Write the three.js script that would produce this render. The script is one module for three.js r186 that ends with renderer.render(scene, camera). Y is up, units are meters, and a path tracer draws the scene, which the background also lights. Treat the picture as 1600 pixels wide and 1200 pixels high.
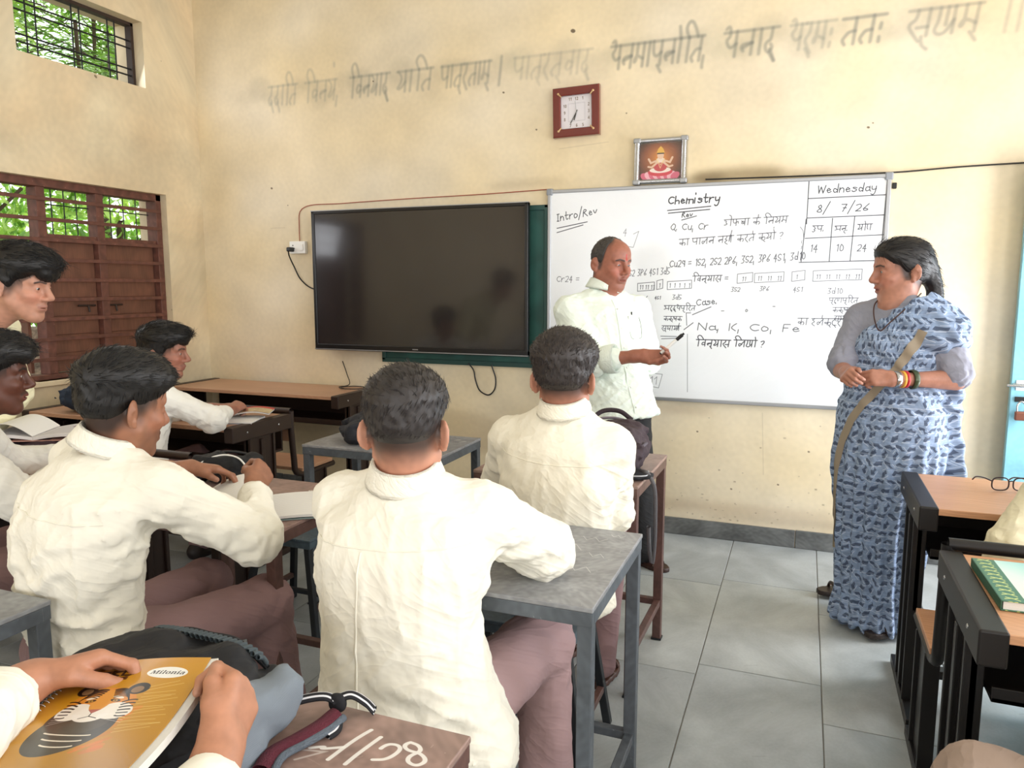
import * as THREE from 'three';
import { RoundedBoxGeometry } from 'three/addons/geometries/RoundedBoxGeometry.js';
import { mergeGeometries } from 'three/addons/utils/BufferGeometryUtils.js';
import { RectAreaLightUniformsLib } from 'three/addons/lights/RectAreaLightUniformsLib.js';
import { createNoise3D } from 'simplex-noise';

// ---------------------------------------------------------------- camera, sky, daylight, exposure
const scene = new THREE.Scene();
const camera = new THREE.PerspectiveCamera(54.5, 4 / 3, 0.05, 120);
camera.position.set(4.095, 1.45, 4.318);
camera.rotation.order = 'YXZ';
camera.rotation.set(-7.482 * Math.PI / 180, 21.38 * Math.PI / 180, 0);
const renderer = new THREE.WebGLRenderer({ antialias: true });
renderer.toneMapping = THREE.LinearToneMapping;
renderer.toneMappingExposure = 0.55;
renderer.shadowMap.enabled = true;
scene.background = new THREE.Color(0.93, 0.97, 1.0);
scene.backgroundIntensity = 4;
RectAreaLightUniformsLib.init();
function daylight(x, y, z, w, h, tx, ty, tz, power, color = 0xf9faff) {      // daylight coming in through one opening of the room
  const l = new THREE.RectAreaLight(color, power, w, h);
  l.position.set(x, y, z); l.lookAt(tx, ty, tz); scene.add(l);
}
daylight(5.98, 1.05, 0.66, 0.9, 2.0, 0, 1.0, 0.66, 23);            // doorway at the front right
daylight(5.98, 1.6, 2.7, 1.6, 1.3, 0, 1.3, 2.7, 9.5);            // right-hand windows
daylight(5.98, 1.6, 5.0, 1.6, 1.3, 0, 1.3, 5.0, 9);
daylight(5.98, 2.95, 1.7, 1.0, 0.4, 0, 1.6, 1.7, 14);             // ventilators above them
daylight(5.98, 2.95, 4.2, 1.0, 0.4, 0, 1.6, 4.2, 14);
daylight(1.6, 1.6, 7.18, 1.6, 1.3, 1.6, 1.3, 0, 10);             // windows in the back wall
daylight(4.2, 1.6, 7.18, 1.6, 1.3, 4.2, 1.3, 0, 12);
daylight(0.02, 2.94, 0.88, 0.82, 0.4, 3, 1.5, 0.88, 8);          // left ventilator and left window
daylight(0.02, 1.85, 1.2, 1.5, 0.3, 3, 1.0, 1.4, 6);

// ---------------------------------------------------------------- seeded random, noise, small helpers
let seed = 20260708;
const rnd = () => { seed |= 0; seed = seed + 0x6D2B79F5 | 0; let t = Math.imul(seed ^ seed >>> 15, 1 | seed); t = t + Math.imul(t ^ t >>> 7, 61 | t) ^ t; return ((t ^ t >>> 14) >>> 0) / 4294967296; };
const N3 = createNoise3D(rnd);
const PI = Math.PI, { sin, cos, abs, min, max, sqrt, exp, hypot } = Math;
const clamp = (x, a = 0, b = 1) => x < a ? a : x > b ? b : x;
const sst = (a, b, x) => { const t = clamp((x - a) / (b - a)); return t * t * (3 - 2 * t); };
const lerp = (a, b, t) => a + (b - a) * t;
const add3 = (a, b) => [a[0] + b[0], a[1] + b[1], a[2] + b[2]], sub3 = (a, b) => [a[0] - b[0], a[1] - b[1], a[2] - b[2]];
const mul3 = (a, s) => [a[0] * s, a[1] * s, a[2] * s], dot3 = (a, b) => a[0] * b[0] + a[1] * b[1] + a[2] * b[2];
const crs3 = (a, b) => [a[1] * b[2] - a[2] * b[1], a[2] * b[0] - a[0] * b[2], a[0] * b[1] - a[1] * b[0]];
const len3 = (a) => hypot(a[0], a[1], a[2]), nrm3 = (a) => mul3(a, 1 / (len3(a) || 1)), mix3 = (a, b, t) => a.map((v, i) => lerp(v, b[i], t));
const orth3 = (a, n) => nrm3(sub3(a, mul3(n, dot3(a, n))));
const lin = (hex) => new THREE.Color(hex).toArray();

const used = {};
function numbered(name) { const n = used[name] = (used[name] ?? -1) + 1; return n ? name + '_' + String(n).padStart(3, '0') : name; }
function shade(o) { o.castShadow = o.receiveShadow = true; return o; }
function tag(o, label, category, group) { o.userData.label = label; o.userData.category = category; if (group) o.userData.group = group; return o; }
function thing(name, label, category, at = [0, 0, 0], turn = 0, group) {
  const o = new THREE.Group(); o.name = numbered(name); o.position.set(...at); o.rotation.y = turn; scene.add(o);
  return tag(o, label, category, group);
}
function part(parent, name, geo, mat, label) {
  const m = shade(new THREE.Mesh(Array.isArray(geo) ? join(geo) : geo, mat)); m.name = name; if (label) m.userData.label = label;
  parent.add(m); return m;
}
function solo(name, geo, mat, label, category, at = [0, 0, 0], turn = 0, group) {
  const m = shade(new THREE.Mesh(Array.isArray(geo) ? join(geo) : geo, mat)); m.name = numbered(name); m.position.set(...at); m.rotation.y = turn; scene.add(m);
  return tag(m, label, category, group);
}
function struct(name, geo, mat, parent) {
  const m = geo ? shade(new THREE.Mesh(Array.isArray(geo) ? join(geo) : geo, mat)) : new THREE.Group(); m.name = parent ? name : numbered(name); m.userData.kind = 'structure'; (parent ?? scene).add(m); return m;
}
function join(list) {
  return mergeGeometries(list.map((g) => { g = g.index ? g.toNonIndexed() : g.clone(); for (const k of Object.keys(g.attributes)) if (!['position', 'normal', 'uv', 'color'].includes(k)) g.deleteAttribute(k); if (!g.attributes.uv) g.setAttribute('uv', new THREE.BufferAttribute(new Float32Array(g.attributes.position.count * 2), 2)); return g; }));
}
function metreUV(g) {           // texture coordinates in metres, by the face's main direction
  g = g.index ? g.toNonIndexed() : g; const p = g.attributes.position, n = g.attributes.normal, uv = new Float32Array(p.count * 2);
  for (let i = 0; i < p.count; i++) {
    const a = abs(n.getX(i)), b = abs(n.getY(i)), c = abs(n.getZ(i));
    uv[2 * i] = a > b && a > c ? p.getZ(i) : p.getX(i); uv[2 * i + 1] = b >= a && b >= c ? p.getZ(i) : p.getY(i);
  }
  g.setAttribute('uv', new THREE.BufferAttribute(uv, 2)); return g;
}
const bx = (w, h, d, x = 0, y = 0, z = 0, r = 0) => metreUV((r ? new RoundedBoxGeometry(w, h, d, 2, min(r, w / 2.01, h / 2.01, d / 2.01)) : new THREE.BoxGeometry(w, h, d)).translate(x, y, z));
const box2 = (x0, x1, y0, y1, z0, z1, r = 0) => bx(x1 - x0, y1 - y0, z1 - z0, (x0 + x1) / 2, (y0 + y1) / 2, (z0 + z1) / 2, r);
function beam(a, b, w, h, r = 0.003) {        // straight square bar from a to b
  const v = sub3(b, a), L = len3(v), g = bx(w, L, h, 0, 0, 0, r), q = new THREE.Quaternion().setFromUnitVectors(new THREE.Vector3(0, 1, 0), new THREE.Vector3(...nrm3(v)));
  return g.applyQuaternion(q).translate(...mul3(add3(a, b), 0.5));
}
const tube = (pts, r, seg = 40, rs = 8, closed = false) => new THREE.TubeGeometry(new THREE.CatmullRomCurve3(pts.map((p) => new THREE.Vector3(...p)), closed, 'centripetal'), seg, r, rs, closed);
const rod = (a, b, r, rs = 8) => { const v = sub3(b, a), g = new THREE.CylinderGeometry(r, r, len3(v), rs); return g.applyQuaternion(new THREE.Quaternion().setFromUnitVectors(new THREE.Vector3(0, 1, 0), new THREE.Vector3(...nrm3(v)))).translate(...mul3(add3(a, b), 0.5)); };

// ---------------------------------------------------------------- textures
function canvas(w, h, draw) { const c = document.createElement('canvas'); c.width = w; c.height = h; draw(c.getContext('2d'), w, h); return c; }
function ctex(w, h, draw, perX = 1, perY = 1, srgb = true) {      // perX x perY metres are covered by one repeat
  const t = new THREE.CanvasTexture(canvas(w, h, draw)); t.wrapS = t.wrapT = THREE.RepeatWrapping; t.repeat.set(1 / perX, 1 / perY); if (srgb) t.colorSpace = THREE.SRGBColorSpace; return t;
}
function grain(g, w, h, base, f) {            // fills the canvas with base * f(u, v)
  const im = g.createImageData(w, h), d = im.data;
  for (let y = 0; y < h; y++) for (let x = 0; x < w; x++) { const k = f(x / w, y / h), i = 4 * (y * w + x); d[i] = clamp(base[0] * (k[0] ?? k), 0, 255); d[i + 1] = clamp(base[1] * (k[1] ?? k), 0, 255); d[i + 2] = clamp(base[2] * (k[2] ?? k), 0, 255); d[i + 3] = 255; }
  g.putImageData(im, 0, 0);
}
const per = (u, v, f, s) => { const a = u * 2 * PI, b = v * 2 * PI, r = f / (2 * PI); return N3(cos(a) * r + s, sin(a) * r + sin(b) * r * 0.7, cos(b) * r + s); };   // noise that repeats
const std = (o) => new THREE.MeshStandardMaterial(o), phy = (o) => new THREE.MeshPhysicalMaterial(o);

// handwriting: every letter a few strokes on a grid; base line 3, body line 7, head line 9
const GLYPH = {
  C: '4:48 29 07 05 23 44', h: '3:09 03|05 26 35 33', e: '3:05 35 26 17 05 13 34', m: '5:07 03|06 16 26 23|26 46 56 53', i: '1:07 03|0a 0b', s: '3:36 17 06 35 34 13 04', t: '3:1a 14 23 34|07 37', r: '3:07 03|05 17 37', y: '3:07 05 14 35|37 31 10 01',
  I: '2:09 29|19 13|03 23', n: '3:07 03|05 17 36 33', o: '3:17 06 04 13 34 36 17', '/': '3:01 3c', R: '4:03 09 29 38 27 06|16 43', v: '3:07 13 37', f: '3:38 29 18 13|06 36', '-': '3:06 36', '.': '1:03 04', ',': '1:04 02 01', u: '3:07 04 13 34|37 33', a: '3:36 17 05 13 34|37 34 43', d: '3:35 17 05 13 34|3a 33',
  W: '5:09 13 13 28 28 43 43 59', w: '5:07 13 26 43 57', k: '3:09 03|37 05 33', K: '3:09 03|39 06 33', N: '4:03 09 09 43 43 49', F: '3:03 09 09 39|06 26', S: '3:38 29 08 06 35 34 13 04', p: '3:07 00|06 27 36 34 13 04', P: '3:03 09 29 37 16 05', l: '1:09 03', Q: '4:29 07 05 23 45 48 29|34 52', M: '5:03 09 09 26 26 59 59 53', H: '3:09 03|06 36|39 33', x: '3:07 33|37 03',
  1: '2:18 29 29 23', 0: '3:19 06 13 34 37 19', 2: '3:08 29 38 36 03 03 33', 3: '3:09 39 39 16 16 35 23 03', 4: '3:29 05 05 35|28 22', 5: '3:39 09 09 06 06 35 34 13 03', 6: '3:39 16 04 13 34 25 05', 7: '3:09 39 39 13|16 36', 8: '3:29 08 35 33 13 04 37 29', 9: '3:37 19 06 35|38 33', '=': '3:07 37|05 35', '(': '2:2a 06 22', ')': '2:0a 26 02', ']': '2:0a 2a 22 02', '?': '3:08 29 38 26 15|13 13', '"': '2:0a 09|2a 29',
  'न': '5:49 43|46 16 05 14|46 15', 'त': '5:49 43|46 26 15 04 13', 'म': '5:49 43|19 15 04 05 16 45', 'प': '5:49 43|09 06 25 46', 'य': '5:49 43|09 28 26 15 04 24 46', 'व': '5:49 43|46 27 15 24 45', 'द': '4:29 26 16 05 13 34 25|24 41', 'ध': '5:49 43|0a 1b 28 07 25 46', 'ा': '2:19 13', 'ि': '3:29 23|29 0b 1d 3d 5b 69', 'ी': '3:19 13|19 0c -1 1d', 'ं': '0:-e -d', 'ः': '2:17 16|14 13', '्': '0:-3 11',
  'ु': '0:-3 -1 10', 'े': '0:-c -9', 'ै': '0:-c -9|1c 19', 'ो': '2:19 13|19 0c', 'र': '3:29 27 16 05 32|09', '।': '2:1a 12', 'स': '6:59 53|29 27 06 05 32|25 55', 'ख': '6:59 53|19 16 04 13 33 56|39 35', 'क': '6:39 33|35 16 05 24 35 56 64 53', 'ल': '6:59 53|58 36 24 13 05 16 35', 'ट': '4:29 28 07 05 13 43', 'इ': '4:29 28 08 17 36 15 04 32', 'ह': '4:29 27 06 35 14 03 31', 'अ': '7:69 63|08 28 16 35 14 04|35 65', 'च': '5:49 43|06 36 15 14 34', 'थ': '5:49 43|19 08 26 05 24 46', 'ब': '5:49 43|46 27 15 24 45|17 35', 'भ': '5:49 43|09 18 06 15 45|04', 'ण': '6:59 53|09 05 25 29', 'ग': '4:39 33|09 05 14', 'ज': '5:49 43|46 16 24 13', 'ड': '4:29 27 06 35 13 04', 'ष': '5:49 43|09 06 25 46|08 45', 'ू': '0:-3 01 20', 'ए': '4:09 06 35 39|35 33', 'उ': '4:09 27 36 15 34 12 03', 'फ': '6:39 33|09 06 25 36 57 55', 'औ': '7:69 63|08 28 16 35 14 04|69 6c 4d',
};
const dig = (c) => c === '-' ? -1 : parseInt(c, 36);
function write(g, text, x, y, size, o = {}) {        // size: height of a capital, in pixels; (x, y): left end of the base line
  const u = size / 6, sl = o.slant ?? 0.12, ca = cos(o.rot ?? 0), sa = sin(o.rot ?? 0); let px = 0;
  const P = (a, b) => { const X = a * u * (o.wide ?? 1) + (b - 3) * u * sl, Y = -(b - 3) * u; return [x + X * ca - Y * sa, y + X * sa + Y * ca]; };
  const ch = [...text]; for (let i = 0; i < ch.length; i++) if (ch[i] === 'ि') { let j = i - 1; while (j >= 2 && ch[j - 1] === '्') j -= 2; ch.splice(i, 1); ch.splice(max(j, 0), 0, 'ि'); }   // the short i is written before its letter
  let word = -1; const heads = [];
  for (const c of ch) {
    if (c === ' ') { if (word >= 0) heads.push([word, px - 0.5]); word = -1; px += 3; continue; }
    const d = GLYPH[c]; if (!d) continue;
    const deva = c.charCodeAt(0) > 0x900 && c !== '।'; if (deva && word < 0) word = px; if (!deva && word >= 0) { heads.push([word, px - 0.5]); word = -1; }
    const [w, s] = d.split(':'), ox = w === '0' ? px - 2 : px;
    for (const st of s.split('|')) {
      const q = st.split(' ').map((t) => P(ox + dig(t[0]) + (rnd() - 0.5) * 0.25, dig(t[1]) + (rnd() - 0.5) * 0.25));
      g.beginPath(); g.moveTo(...q[0]); if (q.length === 1) g.lineTo(q[0][0] + 1, q[0][1]);
      for (let i = 1; i < q.length - 1; i++) g.quadraticCurveTo(...q[i], (q[i][0] + q[i + 1][0]) / 2, (q[i][1] + q[i + 1][1]) / 2);
      if (q.length > 1) g.lineTo(...q[q.length - 1]); g.stroke();
    }
    px += w === '0' ? 0 : +w + (deva ? (o.gap ?? 0.9) : 1.3);
  }
  if (word >= 0) heads.push([word, px - 0.5]);
  for (const [a, b] of heads) { g.beginPath(); g.moveTo(...P(a - 0.6, 9)); g.lineTo(...P(b, 9.1)); g.stroke(); }
  return px * u;
}
const curves = (g, list) => { for (const l of list) { g.beginPath(); g.moveTo(...l[0]); for (let i = 1; i < l.length - 1; i++) g.quadraticCurveTo(...l[i], (l[i][0] + l[i + 1][0]) / 2, (l[i][1] + l[i + 1][1]) / 2); g.lineTo(...l[l.length - 1]); g.stroke(); } };
const strokes = (g, list) => { for (const l of list) { g.beginPath(); l.forEach((p, i) => i ? g.lineTo(...p) : g.moveTo(...p)); g.stroke(); } };

// ---------------------------------------------------------------- materials
const blotch = (u, v, s = 0) => 1 + 0.05 * per(u, v, 4, s) + 0.03 * per(u, v, 11, s + 7) + 0.018 * per(u, v, 60, s + 3);
const bumpTex = (f, px, py, size = 512) => ctex(size, size, (g, w, h) => grain(g, w, h, [128, 128, 128], f), px, py, false);
const M = {};
{
  const plaster = bumpTex((u, v) => 1 + 0.25 * per(u, v, 9, 1) + 0.12 * per(u, v, 50, 4), 1.6, 1.6);
  M.wall = std({ map: ctex(1024, 1024, (g, w, h) => {
    grain(g, w, h, [222, 205, 172], (u, v) => { const b = blotch(u, v, 2), s = 0.02 * per(u, v, 7, 31); return [b, b * (1 - s), b * (1 - 2 * s)]; });
    for (let i = 0; i < 26; i++) { g.fillStyle = `rgba(70,55,35,${0.2 + 0.4 * rnd()})`; g.beginPath(); g.ellipse(rnd() * w, rnd() * h, 1 + rnd() * 3, 1 + rnd() * 2, rnd() * 3, 0, 7); g.fill(); }
    g.filter = 'blur(14px)'; for (let i = 0; i < 12; i++) { g.fillStyle = `rgba(120,100,70,${0.04 + 0.07 * rnd()})`; g.beginPath(); g.ellipse(rnd() * w, rnd() * h, 30 + rnd() * 120, 8 + rnd() * 20, -0.1, 0, 7); g.fill(); }
  }, 3, 3), bumpMap: plaster, bumpScale: 0.004, roughness: 0.78 });
  M.ceiling = std({ color: 0xe9e4d6, roughness: 0.9, bumpMap: plaster, bumpScale: 0.004 });
  const kota = (a, s) => std({ map: ctex(512, 512, (g, w, h) => {
    grain(g, w, h, a, (u, v) => blotch(u, v, s) + 0.06 * per(u, v, 3, s + 20) + 0.02 * (rnd() - 0.5));
    g.strokeStyle = 'rgba(70,66,60,.35)'; g.lineWidth = 1; for (let i = 0; i < 5; i++) { const x = rnd() * w, y = rnd() * h; g.beginPath(); g.moveTo(x, y); g.lineTo(x + (rnd() - 0.5) * 70, y + (rnd() - 0.5) * 26); g.stroke(); }
  }, 0.9, 0.9), roughness: 0.42, bumpMap: plaster, bumpScale: 0.0015 });
  M.kota = [kota([168, 174, 175], 1), kota([161, 167, 169], 5), kota([172, 177, 176], 9)];
  M.joint = std({ color: 0x8a857c, roughness: 0.95 });
  M.kotaDark = std({ map: ctex(512, 256, (g, w, h) => grain(g, w, h, [96, 98, 97], (u, v) => 1 + 0.16 * per(u, v, 5, 3) + 0.1 * per(u, v, 25, 8)), 0.9, 0.45), roughness: 0.5 });
  const wood = (a, s) => std({ map: ctex(1024, 512, (g, w, h) => grain(g, w, h, a, (u, v) => { const n = per(u, v, 2, s), q = sin((v * 40 + n * 5) * 2 * PI) * 0.02 + 0.05 * N3(u * 6, v * 130, s) + 0.04 * n; return [1 + q, 1 + q * 1.2, 1 + q * 1.4]; }), 1.2, 0.6), roughness: 0.38 });
  M.laminate = wood([200, 150, 112], 3); M.laminatePale = wood([190, 146, 116], 13); M.ply = std({ color: 0x9a6c4a, roughness: 0.7 });
  M.blackSteel = std({ color: 0x1c1a19, roughness: 0.42, metalness: 0.25 });
  M.brownSteel = std({ color: 0x33251f, roughness: 0.45, metalness: 0.2 });
  const worn = (a, chip, s, amt, draw, px = 0.7, py = 0.7) => std({ map: ctex(1024, 1024, (g, w, h) => {
    grain(g, w, h, a, (u, v) => 1 + 0.1 * per(u, v, 6, s) + 0.08 * per(u, v, 30, s + 2));
    for (let i = 0; i < amt; i++) { g.strokeStyle = `rgba(${chip},${0.12 + 0.3 * rnd()})`; g.lineWidth = 0.6 + rnd() * 1.6; const x = rnd() * w, y = rnd() * h, t = rnd() * 6.3, l = 5 + rnd() * 60; g.beginPath(); g.moveTo(x, y); g.quadraticCurveTo(x + cos(t) * l * 0.5 + 6 * rnd(), y + sin(t) * l * 0.5, x + cos(t) * l, y + sin(t) * l); g.stroke(); }
    for (let i = 0; i < amt; i++) { g.fillStyle = `rgba(${chip},${0.1 + 0.3 * rnd()})`; g.beginPath(); g.ellipse(rnd() * w, rnd() * h, 1 + rnd() * 5, 1 + rnd() * 3, rnd() * 3, 0, 7); g.fill(); }
    draw?.(g, w, h);
  }, px, py), roughness: 0.45 });
  M.worn = worn;
  M.greyPaint = worn([84, 90, 96], '190,192,190', 4, 90); M.greyTop = worn([138, 140, 142], '205,203,200', 6, 70);
  M.brownPaint = worn([92, 66, 60], '170,140,130', 8, 50); M.brownTop = worn([150, 124, 114], '190,170,160', 10, 60); M.blueSeat = worn([72, 88, 98], '150,165,172', 12, 70);
  M.darkLeg = std({ color: 0x23272b, roughness: 0.45, metalness: 0.25 });
  M.shutter = std({ map: ctex(512, 512, (g, w, h) => grain(g, w, h, [116, 76, 58], (u, v) => 1 + 0.08 * per(u, v, 5, 3) + 0.07 * N3(u * 60, v * 4, 2)), 0.5, 0.5), roughness: 0.6 });
  M.windowFrame = std({ map: ctex(512, 512, (g, w, h) => { grain(g, w, h, [106, 66, 54], (u, v) => 1 + 0.14 * per(u, v, 8, 5)); for (let i = 0; i < 60; i++) { g.fillStyle = `rgba(205,170,150,${0.2 + 0.4 * rnd()})`; g.fillRect(rnd() * w, rnd() * h, 2 + rnd() * 8, 1 + rnd() * 4); } }, 0.4, 0.4), roughness: 0.6 });
  M.grille = std({ color: 0x2a2a2c, roughness: 0.55, metalness: 0.4 });
  M.black = std({ color: 0x101011, roughness: 0.4 }); M.chrome = std({ color: 0xb9bbbd, roughness: 0.22, metalness: 0.95 }); M.alu = std({ color: 0xa9abae, roughness: 0.38, metalness: 0.75 });
  M.white = std({ color: 0xf2f1ec, roughness: 0.5 }); M.paper = std({ color: 0xf0efe9, roughness: 0.85 }); M.pages = std({ map: ctex(256, 256, (g, w, h) => grain(g, w, h, [238, 236, 228], (u, v) => 0.93 + 0.09 * sin(v * 300) * (0.5 + 0.5 * N3(u * 3, v * 40, 1))), 0.03, 0.03), roughness: 0.9 });
}

// ---------------------------------------------------------------- the room: floor, walls, ceiling
const RX = 6, RZ = 7.2, RH = 3.44, TH = 0.25;
{
  const floor = struct('floor', box2(-TH, RX + TH, -0.2, -0.006, -TH, RZ + TH), M.joint);
  const cols = [-0.185 - 0.44]; while (cols[cols.length - 1] < RX) cols.push(cols[cols.length - 1] + 0.44);
  for (let i = 0; i + 1 < cols.length; i++) {                     // stone slabs in staggered columns
    let z = [0.62, 0.877, 0.05, 0.4, 0.7][(i + 40) % 5] - 0.9;
    for (; z < RZ; z += 0.9) {
      const x0 = max(cols[i], 0) + 0.0015, x1 = min(cols[i + 1], RX) - 0.0015, z0 = max(z, 0) + 0.0015, z1 = min(z + 0.9, RZ) - 0.0015;
      if (x1 - x0 < 0.03 || z1 - z0 < 0.03) continue;
      const s = part(floor, 'stone_slab', box2(x0, x1, -0.03, -0.0008 * rnd(), z0, z1, 0.003), M.kota[floor.children.length % 3]); s.userData.kind = 'structure';
    }
  }
  struct('ceiling', box2(-TH, RX + TH, RH, RH + 0.2, -TH, RZ + TH), M.ceiling);
}
function holedWall(name, u0, u1, holes, place, mat) {       // a wall in its own (u, y) plane with openings [u0, u1, y0, y1]
  const s = new THREE.Shape(); s.moveTo(u0, 0); s.lineTo(u1, 0); s.lineTo(u1, RH); s.lineTo(u0, RH); s.closePath();
  for (const [a, b, c, d] of holes) { const p = new THREE.Path(); p.moveTo(a, c); p.lineTo(a, d); p.lineTo(b, d); p.lineTo(b, c); p.closePath(); s.holes.push(p); }
  const g = new THREE.ExtrudeGeometry(s, { depth: TH, bevelEnabled: false }); place(g); return struct(name, metreUV(g), mat);
}
const UPW = [0.445, 1.312, 2.735, 3.147], LOW = [0.33, 2.35, 0.9, 2.066];      // left ventilator, left window: z0, z1, y0, y1
// u runs along z for the side walls
const leftWall = holedWall('wall_left', -TH, RZ + TH, [UPW, LOW], (g) => g.rotateY(-PI / 2), M.wall);
holedWall('wall_right', -TH, RZ + TH, [[0.2, 1.12, 0.001, 2.06], [1.9, 3.5, 0.95, 2.25], [4.2, 5.8, 0.95, 2.25], [1.2, 2.2, 2.75, 3.15], [3.7, 4.7, 2.75, 3.15]], (g) => g.rotateY(-PI / 2).translate(RX + TH, 0, 0), M.wall);
holedWall('wall_back', 0, RX, [[0.8, 2.4, 0.95, 2.25], [3.4, 5, 0.95, 2.25]], (g) => g.translate(0, 0, RZ), M.wall);
{ // front wall: paint, stains and the faded verse lettered along its top
  const W = 2048, H = 1174, m = (x) => x / RX * W, n = (y) => (1 - y / RH) * H;
  const t = ctex(W, H, (g, w, h) => {
    grain(g, w, h, [230, 215, 184], (u, v) => { const b = 1 + 0.03 * N3(u * 6, v * 4, 1) + 0.022 * N3(u * 20, v * 14, 5) + 0.012 * N3(u * 150, v * 90, 9), s = 0.025 * N3(u * 9, v * 5, 40); return [b, b * (1 - s * 0.6), b * (1 - 2.2 * s)]; });
    g.filter = 'blur(7px)';
    const stain = (x, y, a, b, c, o) => { g.fillStyle = `rgba(${c},${o})`; g.beginPath(); g.ellipse(m(x), n(y), m(a), b / RH * H, -0.02, 0, 7); g.fill(); };
    stain(3.72, 2.05, 0.24, 0.035, '110,92,62', 0.55); stain(3.55, 2.035, 0.1, 0.03, '100,85,60', 0.5); stain(4.0, 2.03, 0.2, 0.02, '110,92,62', 0.4); stain(2.5, 2.06, 0.25, 0.02, '120,100,70', 0.25);
    stain(3.6, 0.18, 0.7, 0.03, '140,115,85', 0.25); stain(4.1, 0.14, 0.5, 0.02, '110,90,70', 0.3); stain(3.45, 0.74, 0.2, 0.015, '120,95,70', 0.3); stain(1.9, 0.5, 0.5, 0.15, '150,125,90', 0.2);
    for (let i = 0; i < 44; i++) stain(0.45 + i * 0.1, 2.74 + 0.05 * sin(i * 1.7), 0.09, 0.06 + 0.03 * sin(i * 2.3), '150,145,125', 0.1 + 0.09 * sin(i * 0.9) ** 2);
    g.filter = 'blur(1.4px)'; g.lineCap = 'round';
    const verse = ['ददाति', 'विनयं,', 'विनयाद्', 'याति', 'पात्रताम्', '।', 'पात्रत्वाद्', 'धनमाप्नोति,', 'धनाद्', 'धर्मः', 'ततः', 'सुखम्', '।।'];
    const at = [0.62, 0.92, 1.27, 1.62, 1.93, 2.31, 2.41, 3.0, 3.62, 3.95, 4.2, 4.5, 4.9], to = [0.86, 1.2, 1.57, 1.88, 2.27, 2.35, 2.9, 3.55, 3.9, 4.17, 4.4, 4.82, 5.0], weak = [0.2, 0.2, 0.3, 0.3, 0.3, 0.36, 0.16, 0.42, 0.42, 0.26, 0.46, 0.34, 0.22];
    verse.forEach((s, i) => {
      const gl = { width: 0 }, probe = { beginPath() {}, moveTo() {}, lineTo() {}, quadraticCurveTo() {}, stroke() {} }; gl.width = write(probe, s, 0, 0, 42);
      g.strokeStyle = `rgba(112,114,108,${weak[i]})`; g.lineWidth = 6.2 * 0.9; write(g, s, m(at[i]), n(2.665), 42, { wide: m(to[i] - at[i]) / gl.width, slant: 0.12, gap: 0.8 });
    });
    g.filter = 'none';
    for (const [x, y, r] of [[2.78, 2.9, 5], [1.45, 2.75, 2], [2.56, 2.37, 2], [3.1, 2.42, 1.5], [4.35, 2.25, 2.5], [4.37, 2.27, 1.5], [0.62, 2.12, 3], [0.75, 2.0, 1.5], [2.35, 2.6, 2.5], [4.0, 0.35, 2], [4.15, 0.55, 2], [3.55, 0.62, 2], [3.75, 0.3, 2], [2.4, 0.45, 3], [1.95, 0.55, 2]]) { g.fillStyle = 'rgba(80,66,48,.75)'; g.beginPath(); g.ellipse(m(x), n(y), r, r * 0.7, 0.3, 0, 7); g.fill(); }
    for (let i = 0; i < 130; i++) { g.fillStyle = `rgba(95,78,58,${0.1 + 0.35 * rnd()})`; g.fillRect(m(2.6 + 2 * rnd()), n(0.12 + 0.6 * rnd() ** 2), 1 + rnd() * 4, 1 + rnd() * 2); }
    g.strokeStyle = 'rgba(120,105,80,.25)'; g.lineWidth = 1; strokes(g, [[[m(0.6), n(1.85)], [m(0.72), n(1.85)]], [[m(3.92), n(0.4)], [m(3.9), n(0.75)]], [[m(3.0), n(2.27)], [m(2.7), n(2.25)]]]);
  }, RX, RH);
  struct('wall_front', box2(0, RX, 0, RH, -TH, 0), std({ map: t, roughness: 0.72, bumpMap: bumpTex((u, v) => 1 + 0.3 * per(u, v, 7, 1) + 0.12 * per(u, v, 46, 4), 2.2, 2.2), bumpScale: 0.005 }));
  const sk = struct('baseboard_front'); sk.position.set(0, 0, 0);
  for (let i = 0, x = 0.004; x < RX - 0.05; i++) { const w = min([0.62, 0.74, 0.55, 0.83][i % 4], RX - x - 0.004); part(sk, 'skirting_stone', box2(x, x + w - 0.004, 0, 0.102 - 0.002 * (i % 2), 0.0005, 0.014, 0.003), M.kotaDark).userData.kind = 'structure'; x += w; }
  const s2 = struct('baseboard_left');
  for (let i = 0, z = 0.02; z < RZ - 0.1; i++) { const w = min([0.7, 0.6, 0.82][i % 3], RZ - z - 0.02); part(s2, 'skirting_stone', box2(0.0005, 0.014, 0, 0.102, z, z + w - 0.004, 0.003), M.kotaDark).userData.kind = 'structure'; z += w; }
}
{ // left ventilator with its grille
  const w = struct('window_1'), [z0, z1, y0, y1] = UPW, X = -0.1, fr = std({ color: 0x3a2b22, roughness: 0.7 });
  part(w, 'window_frame', [box2(X - 0.03, X + 0.02, y0, y1, z0, z0 + 0.02), box2(X - 0.03, X + 0.02, y0, y1, z1 - 0.02, z1), box2(X - 0.03, X + 0.02, y1 - 0.02, y1, z0, z1), box2(X - 0.03, X + 0.02, y0, y0 + 0.006, z0, z1)], fr);
  const H = y1 - y0, L = z1 - z0;
  for (const f of [0.2, 0.3, 0.62, 0.73]) part(w, 'grille_bar', rod([X, y0 + H * f, z0 + 0.01], [X, y0 + H * f, z1 - 0.01], 0.0055), M.grille);
  for (const f of [0.14, 0.2, 0.43, 0.49, 0.76, 0.83]) part(w, 'grille_bar', rod([X - 0.008, y0 + 0.005, z0 + L * f], [X - 0.008, y1 - 0.01, z0 + L * f], 0.0045), M.grille);
  part(w, 'window_sill', box2(-TH, -0.002, y0 - 0.02, y0, z0, z1), M.wall);
}
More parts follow.
